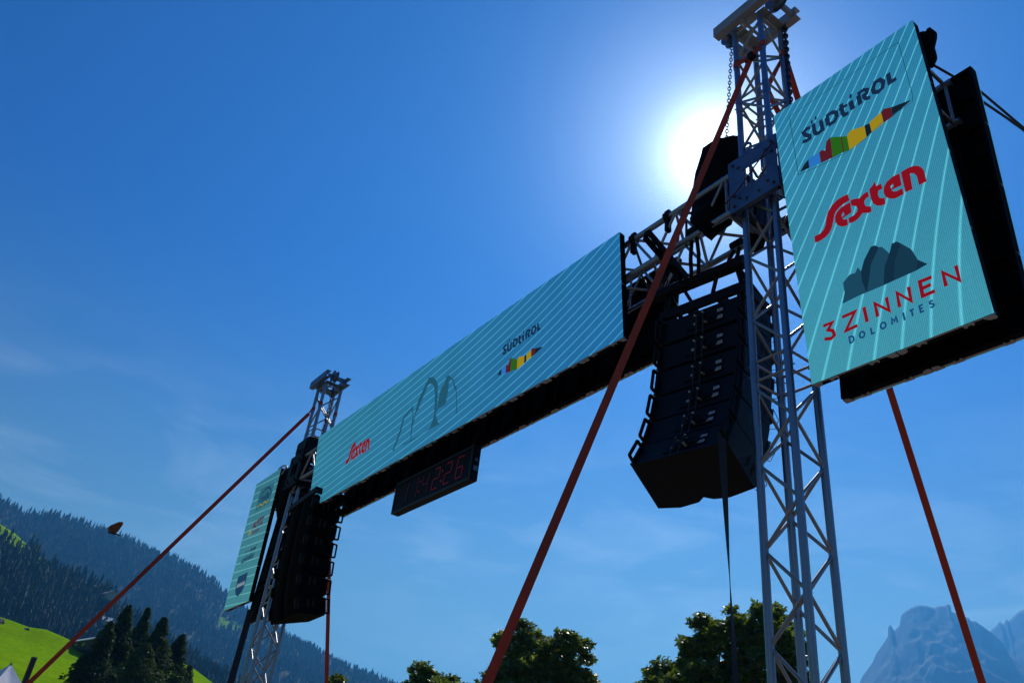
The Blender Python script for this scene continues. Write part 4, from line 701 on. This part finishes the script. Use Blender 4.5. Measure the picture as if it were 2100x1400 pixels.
# ---------------------------------------------------------------- race clock
def clock():
    x0,x1,z0,z1,y0,y1=-8.05,-6.49,4.680,5.045,3.90,3.99
    t=thing('race_clock','black digital race clock with dim red digits hanging under the wide screen','clock',(x0,y0,z0)); w,h,d=x1-x0,z1-z0,y1-y0
    MB().box((w/2,d/2+.006,h/2),(w,d-.012,h),bev=.004).obj('housing',BLACK,t)
    b=MB(); 
    for (cx,cz,a,c) in ((w/2,.012,w,.024),(w/2,h-.012,w,.024),(.012,h/2,.024,h-.05),(w-.012,h/2,.024,h-.05)): b.box((cx,-.001,cz),(a,.012,c))
    b.obj('bezel',mat('clock_bezel',(.010,.010,.013),.45,spec=.3),t)
    GL=mat('dark_red_filter',(.004,.002,.005),.5,noise=(3,.1),spec=.12); MB().box((w/2,.001,h/2),(w-.05,.004,h-.05)).obj('face',GL,t)
    RED=mat('red_diode_segment',(.05,.004,.008),.5,emit=(.036,.001,.006),es=1.0); DIM=mat('dim_red_diode_segment',(.04,.003,.008),.5,emit=(.012,.0006,.005),es=1.0)
    SEG={'a':((0,1),(1,1)),'b':((1,1),(1,.5)),'c':((1,.5),(1,0)),'d':((0,0),(1,0)),'e':((0,.5),(0,0)),'f':((0,1),(0,.5)),'g':((0,.5),(1,.5))}
    CH={'1':'bc','4':'fgbc','2':'abged','6':'afgedc'}
    hh,ww=.225,.115
    for ch,x in (('1',.245),('1',.455),('4',.675),('2',.895),('2',1.125),('6',1.350)):
        m=RED if x>.8 else DIM; b=MB()
        for s in CH[ch]:
            (ax,az),(bx,bz)=SEG[s]; a=Vector((x+(ax-.5)*ww+(az-.5)*.02,-.005,h/2+(az-.5)*hh)); c=Vector((x+(bx-.5)*ww+(bz-.5)*.02,-.005,h/2+(bz-.5)*hh)); q=(c-a).normalized(); n=7 if s in 'adg' else 7
            for k in range(n):
                p=a.lerp(c,(k+.9)/(n+.8)); b.box(p,(.011,.004,.011))
        b.obj('digit',m,t)
    for x in (.565,1.01):
        MB().box((x,-.005,h/2+.055),(.02,.004,.022)).box((x-.008,-.005,h/2-.055),(.02,.004,.022)).obj('colon',RED,t)
    for x in (.10,w-.10):
        MB().box((x,d/2,h+.07),(.03,.006,.15)).box((x,d/2,h+.004),(.07,.06,.008)).obj('hanger',BLACK,t)
    MB().box((w+.004,d*.5,h*.35),(.008,.05,.05)).box((w+.004,d*.5,h*.6),(.008,.03,.03)).obj('connector_panel',STEEL,t)
clock()

# ---------------------------------------------------------------- line arrays
def array(label,loc,yaw,side,W=.725,gs=1.0,Dp=.37,PD=(31,21,13,8,5,3),rw=None):
    t=thing('line_array',label,'loudspeakers',loc,yaw); BOX_=BOX if side>0 else mat('shaded_black_speaker_paint',(.0015,.0015,.002),.8,0,noise=(30,.25),spec=.05)  # far column: same paint in a darker copy, shade put in against ground bounce
    P=[rad(a) for a in PD]; gap=[.004,.010,.016,.020,.024,.026]; hr=.232
    p=Vector((0,0,0))
    for i in range(6):
        a=P[i]; up=P[i+1] if i<5 else P[i]; dl=a-up; R=Matrix.Rotation(-a,3,'X')   # local forward dips by a
        g=gap[i]*gs; rw_=(rw or W)/2; plan=[(-rw_,0),(rw_,0),(W/2,Dp),(.17,Dp+.030),(.06,Dp+.018),(0,Dp-.012),(-.05,Dp+.018),(-.20,Dp+.03),(-W/2,Dp)]
        n=len(plan); top=lambda x,y: hr-g+ (g+math.tan(dl)*Dp)*(y/Dp)-.004
        v=[R@Vector((x,y,.002)) for x,y in plan]+[R@Vector((x,y,top(x,y))) for x,y in plan]
        mb=MB().add([q+p for q in v],[tuple(reversed(range(n))),tuple(range(n,2*n))]+[(k,(k+1)%n,n+(k+1)%n,n+k) for k in range(n)])
        box=mb.obj('speaker_box',BOX_,t)
        def at(x,y,z): return p+R@Vector((x,y,z))
        # amplifier panel, stickers, connectors on the rear
        pn=MB().box(at(.03,-.004,hr*.5),(.30,.008,hr*.62),R); pn.box(at(.03,-.010,hr*.5),(.012,.010,hr*.5),R); 
        for k in range(4): pn.box(at(-.02+.05*k,-.012,hr*.36),(.034,.012,.03),R)
        pn.obj('rear_panel',BLACK,box)
        if side>0:
            st=MB().box(at(.165,-.0095,hr*.30),(.050,.002,.030),R); st.obj('sticker',PAPER,box)
            MB().box(at(.168,-.0095,hr*.56),(.048,.002,.026),R).obj('sticker',PAPER,box)
            MB().box(at(-.045+.01*(i%2),-.0095,hr*.36),(.042,.002,.022),R).obj('sticker',PAPER,box)
            cn=MB()
            for (x,z) in ((-.03,.62),(.035,.66),(.055,.25)): cn.tube(at(x,-.012,hr*z),at(x+.004,-.045,hr*z-.012),.010,8,.007)
            cn.obj('connector',TIP,box)
            cb=MB()
            for x in (.0,.055): cb.path([at(x,-.03,hr*.6),at(x+.008,-.07,hr*.35),at(x,-.055,hr*.05),at(x-.01,-.04,-.05)],.006,6)
            cb.obj('link_cable',RUB,box)
        for s in (-1,1): MB().box(at(s*(W/2-.02),Dp+.012,hr*.5),(.05,.05,hr*.55),R,bev=.012).obj('front_lip',BLACK,box)
        if side>0: MB().path([at(W/2,Dp+.02,hr*.8),at(W/2+.02,Dp+.07,hr*.5),at(W/2+.01,Dp+.05,hr*.1),at(W/2,Dp+.01,0)],.003,5).obj('loose_cable',RUB,box)
        for s in (-1,1):    # side ports and rigging frames
            for yy,e in ((.235,.050),(.300,.062)):
                c=at(s*(W/2+.001),yy,hr*.47); d=R@Vector((s,0,0)); m=MB(); fy=R@Vector((0,1,0)); fz=R@Vector((0,0,1)); k_=[c+fy*.016*cos(q)+fz*e*sin(q)+d*.002 for q in np.linspace(0,2*PI,17)[:-1]]
                m.add([q for q in k_],[tuple(range(16)) if s>0 else tuple(reversed(range(16)))]); m.obj('side_port',mat('port_black',(.003,.003,.004),.9) if 'port_black' not in bpy.data.materials else bpy.data.materials['port_black'],box)
            fr=MB(); x=s*(rw_-.012)
            for (y0_,z0_,y1_,z1_) in ((-.010,.03,-.010,hr-.03),(-.062,.035,-.062,hr-.035),(-.010,.03,-.062,.035),(-.010,hr-.03,-.062,hr-.035)): fr.tube(at(x,y0_,z0_),at(x,y1_,z1_),.0125,6)
            fr.box(at(x,.02,hr*.5),(.016,.05,hr*.9),R); fr.tube(at(x-.02,.0,.02),at(x+.02,.0,.02),.009,8); fr.obj('rigging_frame',BLACK,box)
        p=p+R@Vector((0,0,hr))
    # flying frame above
    f=MB(); z=.045
    for y in (.01,Dp+.02): f.box(p+Vector((0,y,z)),(W+.02,.035,.075))
    for s in (-1,1): f.box(p+Vector((s*(W/2-.01),Dp/2+.015,z)),(.03,Dp-.03,.075)); f.box(p+Vector((s*(W/2-.01),.0,-.02)),(.05,.05,.09)); f.tube(p+Vector((s*(W/2+.03),.02,.03)),p+Vector((s*(W/2-.04),.02,.03)),.012,8)
    f.box(p+Vector((-.12,Dp/2,z)),(.05,Dp-.01,.06)); f.box(p+Vector((.14,Dp/2,z)),(.05,Dp-.01,.06))
    f.obj('flying_frame',BLACK,t)
    u=MB(); zb=.30 if side>0 else .12; u.box(p+Vector((-.06,.05,zb)),(.82 if side>0 else .5,.085,.075),bev=.01)
    if side<0: W=.6
    for s in (-1,1):
        a=p+Vector((s*(W/2-.03),.03,.07)); b=p+Vector((s*(W/2-.06)-.03,.06,zb)); u.tube(a,b,.02,6); u.tube(p+Vector((s*(W/2-.02),Dp,.07)),b,.022,6); u.tube(p+Vector((s*.08,.02,.06)),p+Vector((s*.16-.04,.05,zb)),.016,6)
    u.tube(p+Vector((W/2-.10,.05,zb)),p+Vector((W/2-.01,.05,zb)),.055,12); u.tube(p+Vector((W/2-.17,.05,zb)),p+Vector((W/2-.12,.05,zb)),.05,12)
    u.obj('spreader_bar',BLACK,t)
    if side<0: return t,p
    pb=MB(); Rb=Matrix.Rotation(rad(-12),3,'X')
    for s in (-1,1): pb.box(p+Vector((-.20+s*.028,-.12,zb+.14)),(.012,.62,.07),Rb)
    for k in range(7): pb.box(p+Vector((-.20,0,zb+.14))+Rb@Vector((0,-.42+.095*k,0)),(.05,.03,.05),Rb)
    pb.tube(p+Vector((-.2,-.05,zb)),p+Vector((-.2,-.02,zb+.16)),.02,8); pb.obj('perforated_bar',BLACK,t)
    return t,p
t,pt=array('near column of six black loudspeakers with white stickers on their backs',(-3.425,3.565,3.90),rad(9.8),1)
# slings and clamps between the flying frame and the beam
Rz=Matrix.Rotation(rad(9.8),3,'Z'); top=Vector((-3.425,3.565,3.90))+Rz@pt
def sling(label,a,b,r=.014,name='lifting_sling',grp='black slings holding the near loudspeakers'):
    a=Vector(a); b=Vector(b); s=Vector((.035,0,0)); mb=MB().path([a-s,a.lerp(b,.5)-s*1.2,b-s*.6,b+s*.6,a.lerp(b,.5)+s*1.2,a+s],r,6)
    mb.tube(b+Vector((-.05,0,.02)),b+Vector((.05,0,.02)),.042,12); return tag(mb.obj(name,BLACK),label,'sling',grp)
sling('black sling looped over the front lower beam tube above the near loudspeakers',top+Vector((-.10,.05,.33)),(-3.42,3.75,5.83),.016,grp=None)
sling('black sling looped over the rear lower beam tube above the near loudspeakers',top+Vector((.18,.12,.33)),(-3.30,4.11,5.83),.016,grp=None)
array('far column of six black loudspeakers beside the small left screen',(-10.22,4.20,3.90),rad(180-4),-1,1.02,3.2,.42,(13,6,4,2,1,0),.56)
tag(MB().path([(-9.98,4.13,5.4),(-10.0,4.1,5.6),(-9.98,4.11,5.83)],.02,6).tube((-10.03,4.11,5.82),(-9.93,4.11,5.82),.045,12).obj('lifting_sling',BLACK),'black sling between the far loudspeakers and the lattice beam','sling')

# chain hoists under black rain covers
def bag(name,label,rings,seed,cat='hoist cover'):
    q=np.random.RandomState(seed); v=[]; n=20
    for i,(z,cx,cy,hx,hy) in enumerate(rings):
        for k in range(n):
            a=2*PI*k/n; c,s=cos(a),sin(a); e=.62; fx=math.copysign(abs(c)**e,c); fy=math.copysign(abs(s)**e,s); w=1+.07*sin(3*a+i)+q.uniform(-.05,.05)
            v.append((cx+hx*fx*w,cy+hy*fy*w,z+q.uniform(-.015,.015)+.02*sin(2*a+1)))
    m=len(rings); f=[(i*n+k,i*n+(k+1)%n,(i+1)*n+(k+1)%n,(i+1)*n+k) for i in range(m-1) for k in range(n)]
    mb=MB().add(v,f+[tuple(range(n))] if rings[0][0]>rings[1][0] else f,0,True); mb.add([v[(m-1)*n+k] for k in range(n)],[tuple(range(n))])
    return tag(mb.obj(name,CLOTH),label,cat)
bag('chain_hoist','bulky black covered chain hoist in the beam, in front of the sun',[(6.78,-3.24,3.93,.05,.05),(6.74,-3.26,3.93,.17,.13),(6.55,-3.29,3.94,.20,.13),(6.36,-3.31,3.94,.215,.13),(6.18,-3.33,3.92,.20,.12),(6.05,-3.35,3.88,.165,.13),(5.95,-3.34,3.84,.13,.15),(5.86,-3.30,3.80,.09,.11),(5.78,-3.28,3.77,.08,.06)],3,'chain hoist')
bag('hoist_cover','limp black cloth hanging from the rear lower beam tube beside the near tower',[(6.30,-3.23,4.08,.05,.05),(6.10,-3.17,4.10,.10,.07),(5.98,-3.14,4.11,.11,.06),(5.86,-3.12,4.11,.07,.06),(5.80,-3.13,4.11,.085,.055),(5.74,-3.13,4.11,.06,.05)],5,'cloth')
bag('hoist_cover','small black cover tied behind the upper corner of the tall right screen',[(6.33,-1.475,3.78,.02,.02),(6.315,-1.47,3.78,.040,.045),(6.27,-1.462,3.78,.050,.055),(6.20,-1.475,3.78,.030,.05),(6.12,-1.480,3.78,.038,.05),(6.05,-1.49,3.78,.02,.03)],8,'cover')
bag('chain_hoist','dark covered chain hoist at the far tower behind the small left screen',[(6.30,-11.62,3.93,.10,.08),(6.20,-11.60,3.93,.20,.14),(5.95,-11.60,3.93,.24,.16),(5.65,-11.58,3.93,.22,.15),(5.45,-11.58,3.93,.12,.10)],11,'chain hoist')
tag(MB().box((-11.02,3.80,6.36),(.40,.16,.24),bev=.01).box((-11.02,3.715,6.36),(.34,.02,.16)).obj('control_box',BLACK),'black box strapped to the far tower just above the beam','control box')
ring=[(-11.86+.12*cos(a),3.80+.02*sin(2*a),6.22+.11*sin(a)) for a in np.linspace(0,2*PI,25)[:-1]]
tag(MB().path(ring,.012,7,closed=True).path([(x+.015,y-.02,z-.02) for x,y,z in ring],.010,7,closed=True).obj('cable_coil',mat('pale_grey_cable',(.55,.56,.56),.35)),'pale coiled cable ring above the small left screen','cable')
sp=MB()
for k in range(5):
    a=Vector((-4.05-.03*k,3.80+.05*k,5.80)); sp.path([a,a+Vector((.05,.02,-.13)),a+Vector((.12,.03,-.16)),a+Vector((.20,.03,.02))],.008,6)
tag(sp.obj('hanging_cable',RUB),'loose black cables drooping under the beam right of the wide screen','cable')
tag(MB().path([(-3.58,3.80,6.17),(-3.53,3.74,6.10),(-3.55,3.73,5.98),(-3.60,3.75,5.80)],.010,6).path([(-3.54,3.80,6.17),(-3.50,3.74,6.05),(-3.49,3.74,5.95),(-3.53,3.78,5.78)],.010,6).obj('hanging_cable',RUB),'dark cable loop hanging over the beam beside the thick orange strap','cable')

# chains
def chain(label,a,b,r,wire,grp=None,sway=0.0):
    a=Vector(a); b=Vector(b); d=(b-a).normalized(); L=(b-a).length; e1=d.orthogonal().normalized(); e2=d.cross(e1); n=int(L/(r*2.5)); mb=MB()
    for i in range(n):
        c=a+(b-a)*((i+.5)/n)+e1*sin(i/n*PI)*sway; s=e1 if i%2 else e2
        mb.path([c+d*(r*1.75*cos(q))+s*(r*sin(q)) for q in np.linspace(0,2*PI,9)[:-1]],wire,5,closed=True)
    return tag(mb.obj('hoist_chain',CHAIN),label,'chain')
chain('thin hoist chain hanging left of the near tower down to the covered hoist',(-3.047,3.86,7.88),(-3.225,3.93,6.72),.0125,.0042)
chain('heavy dark hoist chain running down the right side of the near tower',(-2.656,4.07,7.95),(-2.715,4.07,5.4),.017,.0095)
chain('dark hoist chain running down inside the far tower',(-10.92,3.93,7.4),(-10.92,3.93,6.0),.014,.006)

# ---------------------------------------------------------------- straps and ropes
def ribbon(a,b,w,side,twist=0.0,n=24,th=.003,sag=0.0):
    a=Vector(a); b=Vector(b); d=(b-a).normalized(); s0=Vector(side); s0=(s0-d*s0.dot(d)).normalized(); v=[]
    for i in range(n+1):
        t=i/n; p=a.lerp(b,t)+Vector((0,0,-sag*4*t*(1-t))); s=Matrix.Rotation(twist*t,3,d)@s0; k=s.cross(d)
        v+=[p-s*w/2-k*th/2,p+s*w/2-k*th/2,p+s*w/2+k*th/2,p-s*w/2+k*th/2]
    f=[]
    for i in range(n): 
        for j in range(4): f.append((i*4+j,i*4+(j+1)%4,i*4+4+(j+1)%4,i*4+4+j))
    f+=[(3,2,1,0),(n*4,n*4+1,n*4+2,n*4+3)]; return v,f
def strap(label,a,b,side,twist=0,w=.05,m=STRAP,loops=(),cat='strap',name='ratchet_strap',sag=0.0):
    t=thing(name,label,cat,a); A=Vector(a); v,f=ribbon((0,0,0),Vector(b)-A,w,side,twist,sag=sag); MB().add(v,f,0,False).obj('webbing',m,t)
    d=(Vector(b)-A); 
    for (c,e) in loops:      # webbing wrapped round the tower posts
        c=Vector(c); e=Vector(e); v,f=ribbon(c-A,e-A,.05,(0,0,1),0,4); MB().add(v,f).obj('wrap',m,t)
    p=d*.80; R=d.to_track_quat('Y','Z').to_matrix(); MB().box(p,(.062,.16,.02),R).box(p+R@Vector((0,.05,.02)),(.07,.03,.03),R).tube(p+R@Vector((-.04,0,.015)),p+R@Vector((.04,0,.015)),.012,8).obj('ratchet',STEEL,t)
    g=d+Vector((0,0,.0)); MB().tube(g+Vector((0,0,-.05)),g+Vector((0,0,.12)),.016,8).obj('ground_stake',STEEL,t)
    return t
def postwrap(t,A,x,y,z,r=.030,h=.055):
    mb=MB(); n=16; v=[]
    for k in range(n):
        a=2*PI*k/n; v+=[(x-A[0]+r*cos(a),y-A[1]+r*sin(a),z-A[2]-h/2+.02*cos(a)),(x-A[0]+r*cos(a),y-A[1]+r*sin(a),z-A[2]+h/2+.02*cos(a))]
    mb.add(v,[(2*k,2*((k+1)%n),2*((k+1)%n)+1,2*k+1) for k in range(n)],0,True); mb.obj('wrap',STRAP,t)
A=(-2.80,3.775,7.33)
t=strap('thick orange-red strap slanting from the near tower across the middle of the picture',A,(-3.223,1.378,.06),(.49,.82,-.3),.10,.044,loops=(((-2.967,3.77,7.38),(-2.80,3.770,7.33)),((-2.80,3.770,7.33),(-2.703,3.77,7.37))))
postwrap(t,A,-2.967,3.80,7.40); postwrap(t,A,-2.703,3.80,7.40)
MB().box((0,-.012,0),(.05,.03,.09),bev=.006).tube((-.05,-.01,-.03),(.05,-.01,-.03),.016,8).obj('ratchet',BLACK,t)
A=(-11.27,3.775,7.01)
t=strap('thin orange-red strap running from the far tower down to the lower left corner',A,(-11.49,.02,.05),(.07,.88,-.48),0.0,.052,loops=(((-11.20,3.775,7.06),(-11.27,3.770,7.01)),))
postwrap(t,A,-11.20,3.80,7.06); postwrap(t,A,-10.936,3.80,7.06)
A=(-2.70,4.09,7.50)
t=strap('orange-red strap behind the tall right screen going down to the lower right',A,(-3.14,7.25,.05),(1,.3,0),0.12,.05)
postwrap(t,A,-2.703,4.064,7.50)
A=(-11.05,4.09,6.95)
t=strap('orange-red strap hanging nearly upright right of the far loudspeakers',A,(-10.95,5.55,.05),(.42,.89,.19),0.0,.052)
postwrap(t,A,-10.936,4.064,6.98)
A=(-2.82,3.98,7.12)
t=thing('ratchet_strap','short bright orange strap end knotted inside the near tower lattice','strap',A)
v,f=ribbon((0,0,0),(.055,.08,-.33),.045,(1,.2,0),.3,6); MB().add(v,f).obj('webbing',STRAP,t); MB().box((0,0,.0),(.06,.03,.03),bev=.006).obj('buckle',BLACK,t)
v,f=ribbon((0,0,0),(.11,.09,.36),.03,(.3,1,0),.3,6); MB().add(v,f).obj('webbing',STRAP,t)
tag(MB().box((-1.66,3.90,5.02),(.13,.012,.055)).obj('strap_end',STRAP),'small red strap end sticking out between the front and rear right screens','strap')
# black tie-down ribbon under the near loudspeakers
v,f=ribbon((-3.10,3.62,3.98),(-2.80,3.40,.02),.052,(1,.35,0),5.0,60); t=tag(MB().add(v,f).obj('tie_down_strap',BSTRAP),'black twisted tie-down strap hanging straight from the near loudspeakers','strap')
v,f=ribbon((-12.0,3.93,4.2),(-11.98,3.90,.02),.085,(.31,.95,0),.15,16,.006); tag(MB().add(v,f).obj('tie_down_strap',BSTRAP),'broad black strap hanging below the small left screen','strap')
tag(MB().path([(-1.60,3.98,6.36),(-1.475,4.45,6.29),(-1.425,4.86,6.21),(-1.39,5.40,6.13)],.009,6).obj('guy_rope',RUB),'upper of two dark ropes leaving the top of the right screens','rope')
tag(MB().path([(-1.447,4.2,6.053),(-1.43,4.60,6.13),(-1.425,4.84,6.18),(-1.38,5.40,6.10)],.009,6).obj('guy_rope',RUB),'lower of two dark ropes leaving the right rear screen','rope')
tag(MB().path([(-2.60,3.69,6.16),(-2.75,3.68,6.04),(-2.93,3.68,5.90),(-3.06,3.68,5.84)],.006,6).obj('safety_cable',mat('dark_red_cable',(.10,.012,.02),.5)),'thin dark red cable slung across the near sleeve plates','cable')

# ---------------------------------------------------------------- tent, post, butterfly
def tent():
    x,y=-24.8,2.62; az=math.atan2(x,y); t=thing('marquee_tent','white pointed marquee roof peeking in at the lower left corner','tent',(x,y,0),rad(20))
    c=mat('white_tent_canvas',(.78,.77,.80),.75,noise=(1.2,.05),bump=(1.6,.3,.05)); mb=MB(); n=6; v=[]; H0,H1,hw=2.35,4.33,1.75
    for s in range(4):
        R=Matrix.Rotation(s*PI/2,3,'Z'); g=[]
        for i in range(9):
            t_=i/8; r=hw*(1-t_)+.02; z=H0+(H1-H0)*(t_**1.25)
            for j in range(9): u=(j/8*2-1); g.append(R@Vector((u*r,-r-.0,z-.10*(1-abs(u))*sin(PI*t_))))
        mb.add(g,[(i*9+j,i*9+j+1,(i+1)*9+j+1,(i+1)*9+j) for i in range(8) for j in range(8)],0,True)
        mb.box(R@Vector((0,-hw-.01,H0-.14)),(2*hw,.012,.28),R)
    mb.obj('canopy',c,t)
    for sx in(-1,1):
        for sy in(-1,1): MB().tube((sx*hw,sy*hw,0),(sx*hw,sy*hw,H0),.04,10).obj('leg',ALU,t)
        MB().tube((0,0,H1-.3),(0,0,H1+.05),.03,8).obj('mast_tip',ALU,t) if sx>0 else None
tent()
x,y=azp(-82.95,12); pz=1.6+12*math.tan(rad(6.82))
t=thing('wooden_post','dark squared post standing beside the white tent at the lower left','post',(x,y,0),rad(15)); MB().box((0,0,pz/2),(.062,.05,pz),bev=.005).obj('shaft',mat('dark_weathered_wood',(.05,.045,.05),.8,noise=(9,.3)),t); MB().box((0,0,pz+.004),(.066,.054,.008)).obj('cap',STEEL,t)
bx_,by_,bz_=-3.833*.97,.565*.97+.02,1.6+.992*.97
t=thing('butterfly','small brown-orange butterfly in flight against the forested hill','butterfly',(bx_,by_,bz_),rad(-8)); t.scale=(1.25,1.25,1.25)
WING=mat('brown_orange_wing',(.20,.065,.02),.8,noise=(120,.5))
for s,a in ((-1,rad(-84)),(1,rad(-76))):
    R=Matrix.Rotation(s*a,3,'Y'); poly=[(0,-.012),(.012,-.022),(.022,-.018),(.040,.004),(.043,.016),(.036,.019),(.016,.014),(0,.008)]
    if s<0: poly=[(-px_,py_) for px_,py_ in reversed(poly)]
    MB().prism(poly,-.0004,.0004,R).obj('wing',WING,t)
b=MB()
for k in range(7): b.tube((0,-.018+.006*k,0),(0,-.012+.006*k,0),.0018+.0012*sin(k*.5),7)
b.path([(0,.024,0),(.006,.034,.005)],.0004,4).path([(0,.024,0),(-.006,.034,.005)],.0004,4).obj('body',mat('brown_insect_body',(.03,.02,.015),.8),t)
